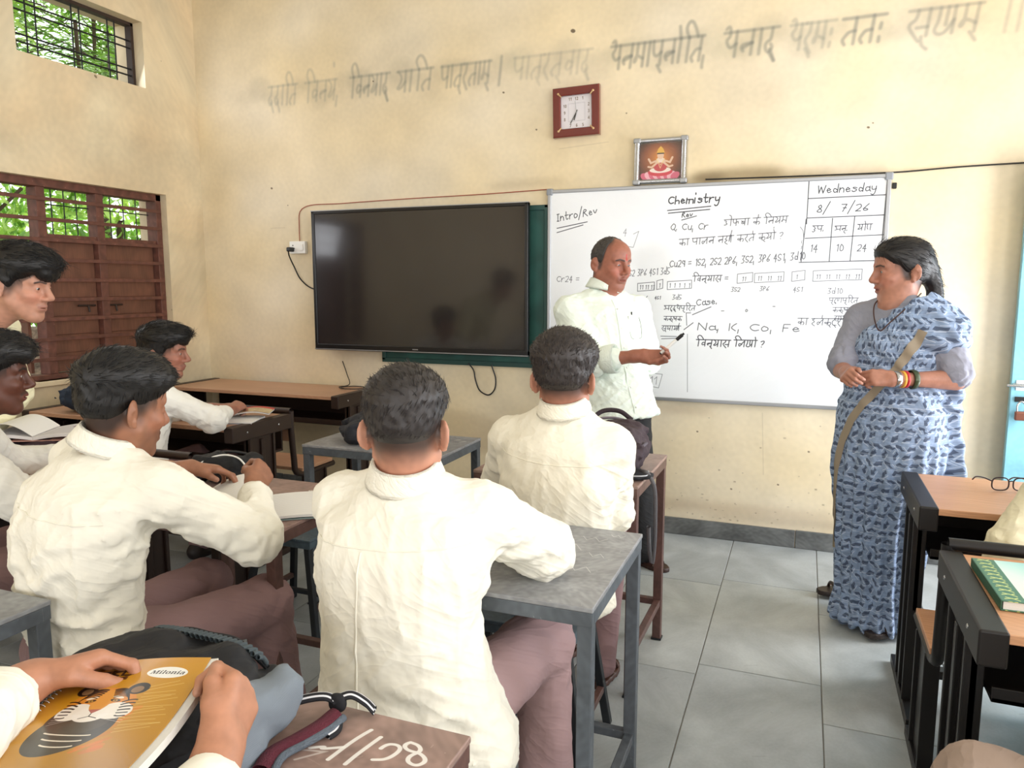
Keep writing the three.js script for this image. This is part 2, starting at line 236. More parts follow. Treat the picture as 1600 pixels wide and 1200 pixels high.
{ // left window: frame, mullions, transom lights with grilles, shutters below and flat bars in front
  const w = struct('window_2'), [z0, z1, y0, y1] = LOW, X = -0.1, T = 0.045, zs = [z0 + 0.02, 0.81, 1.2, 1.64, 2.06, z1 - 0.03];
  part(w, 'window_frame', [box2(X - 0.04, X + 0.05, y0, y1, z0, z0 + T, 0.004), box2(X - 0.04, X + 0.05, y0, y1, z1 - T, z1, 0.004), box2(X - 0.04, X + 0.05, y1 - T, y1, z0, z1, 0.004), box2(X - 0.04, X + 0.05, y0, y0 + 0.03, z0, z1, 0.004)], M.windowFrame);
  for (const z of zs.slice(1, -1)) part(w, 'mullion', box2(X - 0.035, X + 0.045, y0 + 0.03, y1 - T, z - 0.028, z + 0.028, 0.004), M.windowFrame);
  for (const i of [0, 1]) part(w, 'transom', box2(X - 0.035, X + 0.035, 1.715, 1.755, zs[i] + 0.024, zs[i + 1] - 0.024, 0.003), M.windowFrame);
  for (const i of [0, 1, 3]) {
    const a = zs[i] + 0.03, b = zs[i + 1] - 0.03, sh = part(w, 'shutter', [box2(X - 0.02, X - 0.002, y0 + 0.035, 1.712, a, b)], M.shutter);
    for (let k = 0; k < 7; k++) { const yy = y0 + 0.035 + k * 0.1115; part(sh, 'shutter_board', box2(X - 0.014, X + 0.006 - 0.003 * (k % 2), yy, yy + 0.108, a + 0.002, b - 0.002, 0.003), M.shutter); }
    for (let k = 1; k < 4; k++) part(w, 'grille_bar', rod([X - 0.02, 1.755, lerp(a, b, k / 4)], [X - 0.02, y1 - T, lerp(a, b, k / 4)], 0.0035), M.grille);
    for (const y of [1.84, 1.93]) part(w, 'grille_bar', rod([X - 0.02, y, a], [X - 0.02, y, b], 0.0035), M.grille);
  }
  part(w, 'open_shutter', [box2(X - 0.46, X - 0.06, y0 + 0.035, 1.712, 1.245, 1.265)], M.shutter, 'brown wooden shutter swung open to the outside');
  for (let k = 0; k < 9; k++) { const y = lerp(1.953, 0.95, k / 8.6); part(w, 'flat_bar', box2(X + 0.05, X + 0.056, y - 0.011, y + 0.011, z0 + 0.01, z1 - 0.01, 0.002), M.windowFrame); }
  for (const z of [0.72, 0.92]) { const l = part(w, 'latch', rod([X + 0.02, 1.33, z - 0.05], [X + 0.02, 1.33, z + 0.07], 0.006), M.brownSteel); part(l, 'latch_knob', rod([X + 0.02, 1.33, z], [X + 0.03, 1.29, z], 0.006), M.brownSteel); }
  part(w, 'window_sill', box2(-TH - 0.03, 0.025, y0 - 0.03, y0, z0 - 0.02, z1, 0.006), M.wall);
}
{ // blue door standing open against the front wall, hinged at the corner
  const d = struct('door_1'), blue = std({ map: ctex(512, 512, (g, w, h) => grain(g, w, h, [124, 178, 192], (u, v) => 1 + 0.06 * per(u, v, 5, 3) + 0.03 * per(u, v, 30, 1)), 0.8, 0.8), roughness: 0.38 }); blue.name = 'blue paint';
  d.position.set(5.94, 0, 0.13); d.rotation.y = -0.05;
  part(d, 'door_leaf', box2(-0.9, 0, 0.012, 2.03, -0.02, 0.02, 0.004), blue);
  for (const [a, b] of [[0.12, 0.95], [1.12, 1.92]]) part(d, 'door_panel', box2(-0.78, -0.12, a, b, 0.016, 0.028, 0.006), blue);
  const l = part(d, 'latch', [box2(-0.895, -0.78, 0.965, 0.985, 0.02, 0.034, 0.003), rod([-0.92, 0.975, 0.04], [-0.77, 0.975, 0.04], 0.007)], M.chrome); part(l, 'latch_plate', box2(-0.88, -0.8, 0.95, 1.0, 0.0195, 0.0245, 0.002), M.white);
  part(d, 'sticker', box2(-0.86, -0.78, 1.27, 1.36, 0.0195, 0.0215), M.white);
  const p = part(d, 'padlock', [bx(0.05, 0.045, 0.022, -0.855, 0.83, 0.045, 0.008)], std({ color: 0x8a5a4a, roughness: 0.3, metalness: 0.6 })); part(p, 'shackle', tube([[-0.87, 0.85, 0.045], [-0.87, 0.885, 0.045], [-0.855, 0.9, 0.045], [-0.84, 0.885, 0.045], [-0.84, 0.85, 0.045]], 0.004), M.chrome);
  part(d, 'hasp', [box2(-0.88, -0.79, 0.895, 0.92, 0.0195, 0.027, 0.002)], M.black);
  for (const y of [0.3, 1.0, 1.75]) part(d, 'hinge', rod([0.006, y - 0.05, 0.022], [0.006, y + 0.05, 0.022], 0.008), M.chrome);
  const f = struct('trim_1'); part(f, 'door_frame', [box2(RX - 0.02, RX + 0.06, 0, 2.1, 0.14, 0.2), box2(RX - 0.02, RX + 0.06, 0, 2.1, 1.12, 1.18), box2(RX - 0.02, RX + 0.06, 2.06, 2.12, 0.14, 1.18)], blue);
}

// ---------------------------------------------------------------- outside the left windows
{
  const earth = struct('ground', box2(-14, -TH, -0.35, -0.2, -8, 12), std({ color: 0x8a7c62, roughness: 1 })); earth.userData.label = 'bare earth outside the windows';
  const stone = std({ map: ctex(512, 512, (g, w, h) => grain(g, w, h, [120, 104, 88], (u, v) => 1 + 0.3 * per(u, v, 6, 3) + 0.2 * per(u, v, 22, 8)), 0.6, 0.6), roughness: 0.95 });
  const wall = thing('boundary_wall', 'low weathered stone wall outside the shuttered window, with an uneven top', 'wall', [-1.6, -0.2, 0]); wall.userData.kind = 'structure'; delete wall.userData.category;
  for (let r = 0; r < 6; r++) for (let z = -2.2 - (r % 2) * 0.2; z < 4.2; z += 0.42) part(wall, 'stone', bx(0.22, 0.215, 0.41 - 0.04 * rnd(), 0.02 * rnd(), 0.11 + r * 0.222, z, 0.02), stone);
  const post = solo('concrete_post', box2(-0.07, 0.07, -0.2, 3.2, -0.07, 0.07, 0.01), std({ color: 0xcbb79a, roughness: 0.9 }), 'pale upright post among the leaves outside the window', 'post', [-1.15, 0, 2.11]);
  const leafMat = (c) => phy({ color: c, roughness: 0.55, transmission: 0.55, thickness: 0, side: THREE.DoubleSide });
  const greens = [leafMat(0xa4d04a), leafMat(0xb9dc62), leafMat(0x7fb23c)], bark = std({ color: 0x4a3a2c, roughness: 0.95 });
  const leafG = (() => { const s = new THREE.Shape(); s.moveTo(0, 0); s.quadraticCurveTo(0.035, 0.05, 0, 0.13); s.quadraticCurveTo(-0.035, 0.05, 0, 0); const g = new THREE.ShapeGeometry(s, 4), p = g.attributes.position; for (let i = 0; i < p.count; i++) p.setZ(i, 0.6 * abs(p.getX(i)) - 1.2 * p.getY(i) ** 2); g.computeVertexNormals(); return g; })();
  function scatter(parent, name, mat, pts, geo = leafG) {
    const im = shade(new THREE.InstancedMesh(geo, mat, pts.length)), m = new THREE.Matrix4(), q = new THREE.Quaternion(), c = new THREE.Color(); im.name = name; im.userData.kind = 'stuff';
    pts.forEach((p, i) => { q.setFromEuler(p.e ?? new THREE.Euler(rnd() * 6.3, rnd() * 6.3, rnd() * 6.3)); m.compose(new THREE.Vector3(p[0], p[1], p[2]), q, new THREE.Vector3(1, 1, 1).multiplyScalar(p.s ?? (0.7 + 0.7 * rnd()))); im.setMatrixAt(i, m); im.setColorAt(i, c.setScalar(0.65 + 0.5 * rnd())); });
    parent.add(im);
  }
  const bush = (at, R, n, label) => {
    const t = thing('leafy_tree', label, 'tree', at), cl = [];
    part(t, 'trunk', tube([[0, -0.2, 0], [0.05, 0.7, 0.06], [-0.05, 1.4, -0.05], [0.1, 2.1, 0.1]], 0.045), bark);
    for (let k = 0; k < 5; k++) { const a = rnd() * 6.3; part(t, 'branch', tube([[0, 0.9 + 0.2 * k, 0], [0.3 * cos(a), 1.2 + 0.22 * k, 0.3 * sin(a)], [R * 0.7 * cos(a), 1.4 + 0.3 * k, R * 0.7 * sin(a)]], 0.016), bark); }
    for (let k = 0; k < 16; k++) cl.push([R * (rnd() - 0.5) * 1.5, 0.7 + 2.0 * rnd(), R * (rnd() - 0.5) * 1.5]);
    for (let g = 0; g < 3; g++) { const pts = []; for (let i = 0; i < n / 3; i++) { const c = cl[Math.floor(rnd() * 16)], r = 0.42 * Math.cbrt(rnd()), a = rnd() * 6.3, b = Math.acos(2 * rnd() - 1); pts.push([c[0] + r * sin(b) * cos(a), c[1] + r * cos(b), c[2] + r * sin(b) * sin(a)]); } scatter(t, 'foliage', greens[g], pts); }
  };
  bush([-2.6, 0, 0.3], 1.0, 3600, 'leafy green tree seen through the right-hand transom lights'); bush([-2.3, 0, 1.9], 0.8, 3000, 'leafy green shrub behind the pale post outside'); bush([-2.5, 0, -1.5], 1.2, 3600, 'farther leafy tree outside, toward the room corner');
  // feathery tree: fronds of many small leaflets above the ventilator's height
  const tr = thing('feathery_tree', 'tall feathery-leaved tree seen through the barred ventilator', 'tree', [-3.3, 0, -1.9]), G = [[], [], []], twigs = [];
  part(tr, 'trunk', tube([[0, -0.2, 0], [0.2, 1.2, 0.1], [-0.1, 2.4, -0.1], [0.1, 3.3, 0.5]], 0.08), bark);
  for (let k = 0; k < 120; k++) {
    const a = rnd() * 6.3, L = 0.7 + 0.5 * rnd(), o = [2.0 * (rnd() - 0.5), 3.45 + 1.7 * rnd(), 2.8 * (rnd() - 0.5)], dv = [cos(a), 0.2 - 0.7 * rnd(), sin(a)], sd = nrm3(crs3(dv, [0, 1, 0]));
    twigs.push(tube([o, add3(o, add3(mul3(dv, L * 0.5), [0, 0.08, 0])), add3(o, mul3(dv, L))], 0.006, 6, 4));
    for (let j = 1; j < 13; j++) for (const s of [-1, 1]) { const p = add3(add3(o, mul3(dv, L * j / 12.5)), [0, 0.3 * (j / 13) * (1 - j / 13), 0]); for (let i = 1; i < 5; i++) { const q = add3(p, mul3(sd, s * 0.055 * i)); q[1] -= 0.012 * i * i; const r = q; r.s = 0.85; r.e = new THREE.Euler(-PI / 2 + 0.5 * (rnd() - 0.5), 0.4 * (rnd() - 0.5), Math.atan2(-dv[0], -dv[2]) + s * 0.5); G[k % 3].push(r); } }
  }
  part(tr, 'twigs', twigs, bark).userData.kind = 'stuff'; G.forEach((pts, i) => scatter(tr, 'foliage', greens[i], pts));
  for (let k = 0; k < 4; k++) part(tr, 'branch', tube([[0, 2.4 + 0.2 * k, 0.1 * k], [0.5 - 0.3 * k, 3.2 + 0.3 * k, 0.5 - 0.4 * k], [1.2 - 0.7 * k, 3.8 + 0.4 * k, 1.1 - 0.8 * k]], 0.018), bark);
}

// ---------------------------------------------------------------- school desks, tables and stools
const chalk = (w = 3) => (g) => { g.strokeStyle = 'rgba(240,238,232,.9)'; g.lineWidth = w; g.lineCap = 'round'; };
function metalTable(label, x0, x1, z0, z1, h, top, legM, { tone = '', group, turn = 0, runner = 0.16 } = {}) {
  const w = x1 - x0, d = z1 - z0, t = thing('school_table', label, 'table', [(x0 + x1) / 2, 0, (z0 + z1) / 2], turn, group), L = 0.034;
  part(t, 'tabletop', box2(-w / 2, w / 2, h - 0.012, h, -d / 2, d / 2, 0.003), top);
  part(t, 'apron', [box2(-w / 2 + 0.002, w / 2 - 0.002, h - 0.045, h - 0.012, d / 2 - 0.022, d / 2 - 0.001, 0.002), box2(-w / 2 + 0.002, w / 2 - 0.002, h - 0.045, h - 0.012, -d / 2 + 0.001, -d / 2 + 0.022, 0.002), box2(-w / 2 + 0.001, -w / 2 + 0.022, h - 0.045, h - 0.012, -d / 2 + 0.02, d / 2 - 0.02, 0.002), box2(w / 2 - 0.022, w / 2 - 0.001, h - 0.045, h - 0.012, -d / 2 + 0.02, d / 2 - 0.02, 0.002)], legM);
  const lx = w / 2 - L / 2 - 0.003, lz = d / 2 - L / 2 - 0.003;
  for (const sx of [-1, 1]) for (const sz of [-1, 1]) { const l = part(t, 'leg', bx(L, h - 0.02, L, sx * lx, (h - 0.02) / 2, sz * lz, 0.003), legM); part(l, 'foot_pad', bx(L + 0.008, 0.008, L + 0.008, sx * lx, 0.004, sz * lz, 0.002), M.darkLeg); }
  for (const sx of [-1, 1]) part(t, 'side_rail', beam([sx * lx, runner, -lz], [sx * lx, runner, lz], 0.026, 0.026), legM);
  part(t, 'cross_rail', beam([-lx, runner, -lz], [lx, runner, -lz], 0.026, 0.026), legM);
  return t;
}
function stool(label, x, z, turn = 0, h = 0.45) {
  const t = thing('stool', label, 'stool', [x, 0, z], turn), s = 0.16;
  part(t, 'seat', [box2(-s, s, h - 0.012, h, -s * 0.95, s * 0.95, 0.004), box2(-s + 0.003, s - 0.003, h - 0.04, h - 0.012, -s * 0.95 + 0.003, s * 0.95 - 0.003, 0.002)], M.blueSeat);
  const top = (a, b) => [a * 0.125, h - 0.04, b * 0.12], bot = (a, b) => [a * 0.185, 0, b * 0.165], mid = (a, b, f) => mix3(bot(a, b), top(a, b), f);
  for (const a of [-1, 1]) for (const b of [-1, 1]) part(t, 'leg', beam(bot(a, b), top(a, b), 0.026, 0.026), M.darkLeg);
  for (const a of [-1, 1]) part(t, 'side_rail', beam(mid(a, -1, 0.32), mid(a, 1, 0.32), 0.022, 0.022), M.brownPaint);
  part(t, 'cross_rail', beam(mid(-1, 0, 0.32), mid(1, 0, 0.32), 0.02, 0.02), M.darkLeg);
  return t;
}
// laminate desk on steel end frames, with a bench for the row in front fixed to it
function benchDesk(label, x0, x1, z0, z1, h, { bench = true, lam = M.laminate, steel = M.blackSteel, capW = 0.055 } = {}) {
  const w = x1 - x0, d = z1 - z0, t = thing('bench_desk', label, 'desk', [x0, 0, z0]);
  part(t, 'tabletop', box2(capW - 0.01, w - capW + 0.01, h - 0.022, h, 0, d, 0.003), lam);
  for (const x of [0, w - capW]) {
    const c = part(t, 'end_cap', [box2(x, x + capW, h - 0.075, h + 0.004, -0.006, d + 0.006, 0.006)], steel);
    for (const z of [0.1, d - 0.1]) part(c, 'screw', new THREE.SphereGeometry(0.006, 8, 6).scale(0.5, 1, 1).translate(x < 0.1 ? x : x + capW, h - 0.035, z), M.chrome);
    const xl = x < 0.1 ? x + 0.006 : x + 0.006, l = part(t, 'leg', [box2(xl, xl + 0.042, 0.03, h - 0.07, d * 0.28, d * 0.28 + 0.016, 0.003), box2(xl, xl + 0.042, 0.03, h - 0.07, d * 0.72 - 0.016, d * 0.72, 0.003), box2(xl + 0.012, xl + 0.03, 0.03, h - 0.07, d * 0.28, d * 0.72, 0.003)], steel);
    part(l, 'leg_rib', box2(xl - 0.001, xl + 0.043, 0.04, h - 0.09, d * 0.47, d * 0.53, 0.003), steel);
    part(t, 'runner', box2(xl, xl + 0.042, 0, 0.034, bench ? -0.4 : 0, d, 0.004), steel);
    if (!bench) continue;
    part(t, 'bench_leg', [box2(xl, xl + 0.042, 0.03, 0.4, -0.32, -0.305, 0.003), box2(xl, xl + 0.042, 0.03, 0.4, -0.15, -0.135, 0.003), box2(xl + 0.012, xl + 0.03, 0.03, 0.4, -0.31, -0.145, 0.003)], steel);
    part(t, 'back_support', tube([[xl + 0.02, h + 0.012, -0.035], [xl + 0.02, h - 0.1, -0.037], [xl + 0.02, 0.5, -0.05], [xl + 0.02, 0.43, -0.06], [xl + 0.02, 0.405, -0.11], [xl + 0.02, 0.402, -0.2], [xl + 0.02, 0.402, -0.41]], 0.017, 40, 10), steel);
  }
  part(t, 'shelf', [box2(capW, w - capW, h - 0.2, h - 0.188, 0.01, d - 0.1, 0.002), box2(capW, w - capW, h - 0.2, h - 0.03, 0.006, 0.016, 0.002), box2(capW, w - capW, h - 0.2, h - 0.165, d - 0.108, d - 0.1, 0.002)], steel);
  part(t, 'foot_rail', beam([0.03, 0.1, d * 0.5], [w - 0.03, 0.1, d * 0.5], 0.03, 0.045), steel);
  if (bench) {
    part(t, 'bench_seat', box2(0.012, w - 0.012, 0.42, 0.44, -0.385, -0.1, 0.003), lam);
    part(t, 'back_rail', tube([[0.026, h + 0.012, -0.035], [w * 0.5, h + 0.012, -0.035], [w - 0.026, h + 0.012, -0.035]], 0.017, 4, 10), steel);
    part(t, 'backrest', box2(0.04, w - 0.04, h - 0.16, h - 0.02, -0.058, -0.045, 0.003), lam);
  }
  return t;
}
benchDesk('long laminate desk pushed against the front wall under the screen', 0.05, 1.46, 0.03, 0.5, 0.775, { bench: false, lam: M.laminatePale, steel: M.brownSteel });
benchDesk('dark steel and laminate bench desk where the boy reads beside the left window', 0.05, 1.53, 1.05, 1.49, 0.76, { lam: M.laminatePale, steel: M.brownSteel });
benchDesk('laminate bench desk at the far left holding the open book, its bench ahead of it', 0.3, 1.86, 2.1, 2.52, 0.76, { lam: M.laminatePale, steel: M.brownSteel });
benchDesk('farther right-hand desk, orange laminate top with the spectacles on it', 4.462, 5.66, 1.23, 1.71, 0.755, { bench: false });
benchDesk('nearer right-hand desk, orange laminate top with the green book on it', 4.455, 5.66, 2.14, 2.63, 0.755);

// worn steel tables; chalk on their tops is drawn as it stands in the photograph
const topWith = (base, chip, s, w, d, draw) => { const m = M.worn(base, chip, s, 60, (g, W, H) => { const P = (x, z) => [(x / w + 0.5) * W, H - (z / d + 0.5) * H]; chalk(4)(g); draw(g, P, W, H); }, w, d); m.map.offset.set(0.5, 0.5); return m; };
{
  const w = 0.62, d = 0.53; // centre table: x 3.08..3.70, z 2.30..2.83; local origin at its centre
  const P0 = [3.39, 2.565], loc = (P) => (x, z) => P(x - P0[0], z - P0[1]);
  metalTable('grey-topped steel table where the boy in the centre leans his arm', 3.08, 3.7, 2.3, 2.83, 0.76, topWith([142, 143, 145], '205,203,200', 6, w, d, (g, P) => {
    const q = loc(P); g.lineWidth = 3; g.strokeStyle = 'rgba(230,228,224,.6)';
    const zig = (x, z, s, n) => { const l = []; for (let i = 0; i < n; i++) l.push(q(x + s * i * 0.5, z + (i % 2 ? s : 0) * 0.8)); strokes(g, [l]); };
    zig(3.55, 2.38, 0.035, 5); zig(3.5, 2.45, 0.05, 4); zig(3.6, 2.5, 0.03, 4); zig(3.46, 2.36, 0.04, 3); zig(3.58, 2.6, 0.04, 4); zig(3.62, 2.34, 0.02, 5);
  }), M.greyPaint);
  const Q0 = [2.4, 2.41];
  metalTable('brown steel table with chalked numbers where the boy writes', 2.08, 2.72, 2.16, 2.66, 0.755, topWith([148, 120, 112], '190,170,160', 10, 0.64, 0.5, (g, P, W, H) => {
    g.lineWidth = 7; const [x, y] = P(2.585 - Q0[0], 2.275 - Q0[1]); g.save(); g.translate(x, y); g.scale(1, -1); write(g, '1013', -60, 40, 52, { wide: 1.25, slant: -0.1 }); write(g, 'o20', -70, -28, 30, { wide: 1.3 }); g.restore();
  }), M.brownPaint);
  const R0 = [3.29, 3.6];
  metalTable('brown steel table in the foreground with chalk numerals written across its corner', 2.94, 3.64, 3.33, 3.87, 0.752, topWith([150, 124, 114], '205,185,172', 14, 0.7, 0.54, (g, P) => {
    const q = (x, z) => P(x - R0[0], z - R0[1]); g.lineWidth = 11;
    curves(g, [[[3.424, 3.448], [3.446, 3.434], [3.438, 3.446], [3.47, 3.428]].map((p) => q(...p)), [[3.486, 3.374], [3.476, 3.4], [3.466, 3.462]].map((p) => q(...p)), [[3.51, 3.385], [3.5, 3.43], [3.496, 3.462]].map((p) => q(...p)), [[3.525, 3.41], [3.527, 3.397], [3.545, 3.392], [3.556, 3.402], [3.548, 3.43], [3.528, 3.438]].map((p) => q(...p)), [[3.56, 3.38], [3.552, 3.388], [3.564, 3.4], [3.588, 3.398], [3.605, 3.412], [3.596, 3.428], [3.578, 3.424], [3.574, 3.41], [3.586, 3.394], [3.576, 3.382], [3.56, 3.38]].map((p) => q(...p))]);
    g.lineWidth = 7; g.strokeStyle = 'rgba(235,232,226,.5)'; strokes(g, [[q(3.4, 3.46), q(3.45, 3.448), q(3.42, 3.48)]]);
  }), M.brownPaint);
  metalTable('brown steel table ahead of the centre, carrying the dark plum school bag', 2.98, 3.6, 1.34, 1.86, 0.775, M.brownTop, M.brownPaint, { turn: -0.02 });
  metalTable('small grey-topped table in the front row with chalk marks, against the front wall', 2.03, 2.72, 1.2, 1.62, 0.75, topWith([138, 138, 140], '215,214,212', 16, 0.69, 0.42, (g, P) => { const q = (x, z) => P(x - 2.375, z - 1.41); g.lineWidth = 6; for (const [x, z] of [[2.6, 1.27], [2.64, 1.3], [2.56, 1.35], [2.6, 1.4]]) strokes(g, [[q(x, z), q(x + 0.05, z), q(x + 0.03, z + 0.03)]]); }), M.greyPaint);
  metalTable('grey steel table corner at the left edge behind the writing boy', 1.9, 2.545, 3.205, 3.7, 0.75, M.greyTop, M.greyPaint);
  stool('empty low stool behind the small front table', 2.1, 1.74, 0, 0.42);
  stool('blue-grey stool under the short-haired boy ahead of the centre table', 3.36, 2.2, 0, 0.45);
  stool('stool hidden under the boy seated in the centre', 3.32, 3.06, 0, 0.45);
  stool('stool hidden under the boy writing at the brown table', 2.48, 2.95, 0, 0.45);
}

// ---------------------------------------------------------------- things on the front wall
{ // green chalkboard behind the screen
  const t = thing('chalkboard', 'old green chalkboard on the wall, mostly hidden behind the black screen', 'chalkboard', [2.06, 1.44, 0.004]);
  part(t, 'board', box2(-0.555, 0.565, -0.47, 0.47, 0, 0.012), std({ map: ctex(256, 256, (g, w, h) => grain(g, w, h, [38, 84, 76], (u, v) => 1 + 0.12 * per(u, v, 5, 2)), 0.6, 0.6), roughness: 0.55 }));
  part(t, 'board_frame', [box2(-0.575, 0.585, -0.49, -0.46, 0, 0.022, 0.003), box2(-0.575, 0.585, 0.46, 0.49, 0, 0.022, 0.003), box2(-0.575, -0.55, -0.49, 0.49, 0, 0.022, 0.003), box2(0.56, 0.585, -0.49, 0.49, 0, 0.022, 0.003)], std({ color: 0x1f4540, roughness: 0.5 }));
}
{ // large flat panel screen
  const t = thing('flat_screen', 'large black flat-panel screen mounted on the front wall', 'screen', [1.785, 1.483, 0.03]), w = 0.765, h = 0.458;
  part(t, 'back_housing', box2(-w + 0.03, w - 0.03, -h + 0.04, h - 0.03, 0, 0.05, 0.01), M.black);
  part(t, 'bezel', [box2(-w, w, h - 0.022, h, 0.045, 0.085, 0.004), box2(-w, w, -h, -h + 0.04, 0.045, 0.085, 0.004), box2(-w, -w + 0.022, -h, h, 0.045, 0.085, 0.004), box2(w - 0.022, w, -h, h, 0.045, 0.085, 0.004)], std({ color: 0x0c0c0e, roughness: 0.3 }));
  part(t, 'bezel_trim', [box2(-w - 0.002, w + 0.002, -h + 0.004, -h + 0.009, 0.07, 0.087), box2(-w - 0.002, w + 0.002, h - 0.003, h + 0.002, 0.06, 0.087)], M.alu);
  part(t, 'screen_glass', box2(-w + 0.02, w - 0.02, -h + 0.038, h - 0.02, 0.05, 0.078), phy({ color: 0x232021, roughness: 0.16, clearcoat: 0.6, clearcoatRoughness: 0.08 }));
  part(t, 'maker_mark', box2(-0.02, 0.02, -h + 0.019, -h + 0.025, 0.085, 0.0862), M.alu);
}
const chemistry = ctex(2048, 1366, (g, W, H) => {
  const X = (x) => (x - 2.642) / 1.828 * W, Y = (y) => (2.013 - y) / 1.22 * H;         // metres on the wall
  grain(g, W, H, [240, 243, 246], (u, v) => 1 + 0.012 * N3(u * 3, v * 3, 2)); g.lineCap = g.lineJoin = 'round';
  const ink = (a, l) => { g.strokeStyle = `rgba(34,36,44,${min(1, a * 1.12)})`; g.lineWidth = l * 1.3; };
  const wr = (s, x, y, size, o) => write(g, s, X(x), Y(y), size, o), line = (...p) => strokes(g, [p.map(([a, b]) => [X(a), Y(b)])]);
  ink(0.92, 5.5); wr('Chemistry', 3.352, 1.905, 46, { wide: 1.05 }); ink(0.85, 4.5); line([3.35, 1.87], [3.585, 1.885]); line([3.355, 1.855], [3.58, 1.868]);
  ink(0.8, 4); wr('Rev', 3.43, 1.83, 30); line([3.43, 1.815], [3.51, 1.835]);
  wr('Intro/Rev', 2.7, 1.83, 44, { rot: -0.14 }); line([2.7, 1.79], [2.885, 1.822]); line([2.7, 1.765], [2.86, 1.805]);
  ink(0.66, 4); wr('Q. Cu, Cr', 3.37, 1.76, 40); ink(0.6, 4); wr('औफबाऊ के नियम', 3.66, 1.775, 38, { wide: 1.0, rot: -0.03 }); wr('का पालन नहीं करते क्यों ?', 3.42, 1.675, 38, { wide: 1.0, rot: -0.05 });
  ink(0.68, 4); wr('Cu29 = 1S2, 2S2 2P6, 3S2, 3P6 4S1, 3d10', 3.37, 1.555, 42, { wide: 0.78, rot: -0.05 });
  wr('विन्यास =', 3.5, 1.475, 34, { rot: -0.02 });
  const boxes = (x, y, n, w, h, s) => { line([x, y], [x + n * w, y + 0.008], [x + n * w, y + h + 0.008], [x, y + h], [x, y]); for (let i = 0; i < n; i++) wr(s, x + i * w + w * 0.28, y + 0.012, 26); };
  ink(0.6, 3.2); boxes(3.74, 1.465, 1, 0.08, 0.05, '11'); wr('3S2', 3.71, 1.42, 26); boxes(3.83, 1.468, 3, 0.05, 0.05, '11'); wr('3P6', 3.86, 1.425, 26); boxes(4.02, 1.475, 1, 0.065, 0.05, '1'); wr('4S1', 4.03, 1.42, 28); boxes(4.125, 1.475, 5, 0.047, 0.055, '11'); wr('3d10', 4.2, 1.41, 32);
  wr('पूर्णपूरित', 4.21, 1.365, 26); wr('कक्षक', 4.23, 1.315, 26); wr('स्थायी', 4.24, 1.27, 26);
  wr('Cr24 = ', 2.7, 1.475, 38); wr('3S2 3P6 4S1 3d5', 3.12, 1.505, 40, { rot: -0.05, wide: 0.72 });
  boxes(3.19, 1.42, 3, 0.032, 0.045, '11'); boxes(3.3, 1.43, 1, 0.034, 0.05, '1'); boxes(3.36, 1.43, 5, 0.027, 0.045, '1'); wr('3P6', 3.2, 1.37, 26); wr('4S1', 3.29, 1.375, 20); wr('3d5', 3.39, 1.375, 28);
  ink(0.62, 3.6); wr('अर्द्धपूरित', 3.345, 1.315, 28); wr('कक्षक', 3.345, 1.255, 26); wr('स्थायी', 3.335, 1.2, 28); line([3.33, 1.165], [3.42, 1.165]); line([3.335, 1.15], [3.42, 1.155]); line([3.475, 1.23], [3.47, 1.3], [3.495, 1.3]);
  ink(0.72, 4); wr('Case.', 3.525, 1.34, 40, { rot: -0.1 }); line([3.505, 1.29], [3.605, 1.335]); line([3.46, 1.205], [3.51, 1.245]);
  wr('Na, K, Co, Fe', 3.535, 1.205, 44, { wide: 1.75 }); ink(0.62, 3.8); wr('का इलेक्ट्रॉनिक', 4.06, 1.245, 38, { wide: 0.95 }); wr('-', 3.66, 1.3, 30); wr('o', 3.79, 1.31, 22); wr('-', 3.93, 1.33, 24);
  ink(0.78, 4.6); wr('विन्यास', 3.53, 1.115, 40); wr('लिखो ?', 3.735, 1.118, 40);
  ink(0.4, 3); wr('4', 3.1, 1.74, 40); wr('5', 3.08, 1.65, 36); line([3.16, 1.745], [3.19, 1.76], [3.16, 1.67], [3.13, 1.675]); wr('3', 3.2, 1.22, 34);
  ink(0.42, 3); line([3.19, 1.105], [3.34, 1.1], [3.32, 1.0]); line([3.245, 1.1], [3.24, 1.0]); line([3.27, 1.03], [3.27, 1.085], [3.255, 1.065]); line([3.27, 1.085], [3.285, 1.068]);
  line([3.2, 0.955], [3.345, 0.945], [3.325, 0.865], [3.19, 0.885]); for (const x of [3.225, 3.285, 3.31]) line([x, 0.885], [x + 0.004, 0.93], [x - 0.01, 0.915]); line([3.255, 0.95], [3.25, 0.875]); line([3.48, 1.18], [3.49, 0.85]);
  // the table at the right
  ink(0.85, 4); const L = 4.082, R = 4.452; line([L, 2.01], [L - 0.002, 1.775]); for (const y of [1.905, 1.805]) line([L, y], [R, y + 0.004]);
  line([L - 0.005, 1.7], [R, 1.71]); line([L - 0.03, 1.575], [R - 0.03, 1.58]); line([L - 0.005, 1.8], [L - 0.02, 1.575]); line([4.205, 1.8], [4.2, 1.578]); line([4.31, 1.805], [4.3, 1.58]); line([R, 2.01], [R - 0.01, 1.58]);
  wr('Wednesday', 4.125, 1.93, 42, { wide: 1.12 }); wr('8/  7/26', 4.125, 1.833, 40, { wide: 1.35 }); ink(0.75, 3.8); wr('उप.', 4.11, 1.735, 32); wr('अनु.', 4.218, 1.735, 28); wr('योग', 4.325, 1.735, 34); wr('14', 4.1, 1.63, 40); wr('10', 4.225, 1.63, 40); wr('24', 4.33, 1.63, 38);
  ink(0.6, 3); line([4.05, 1.76], [4.065, 1.74], [4.07, 1.7]); for (let i = 0; i < 4; i++) line([4.062, 1.69 - i * 0.03], [4.06, 1.675 - i * 0.03]);
}, 1.828, 1.22);
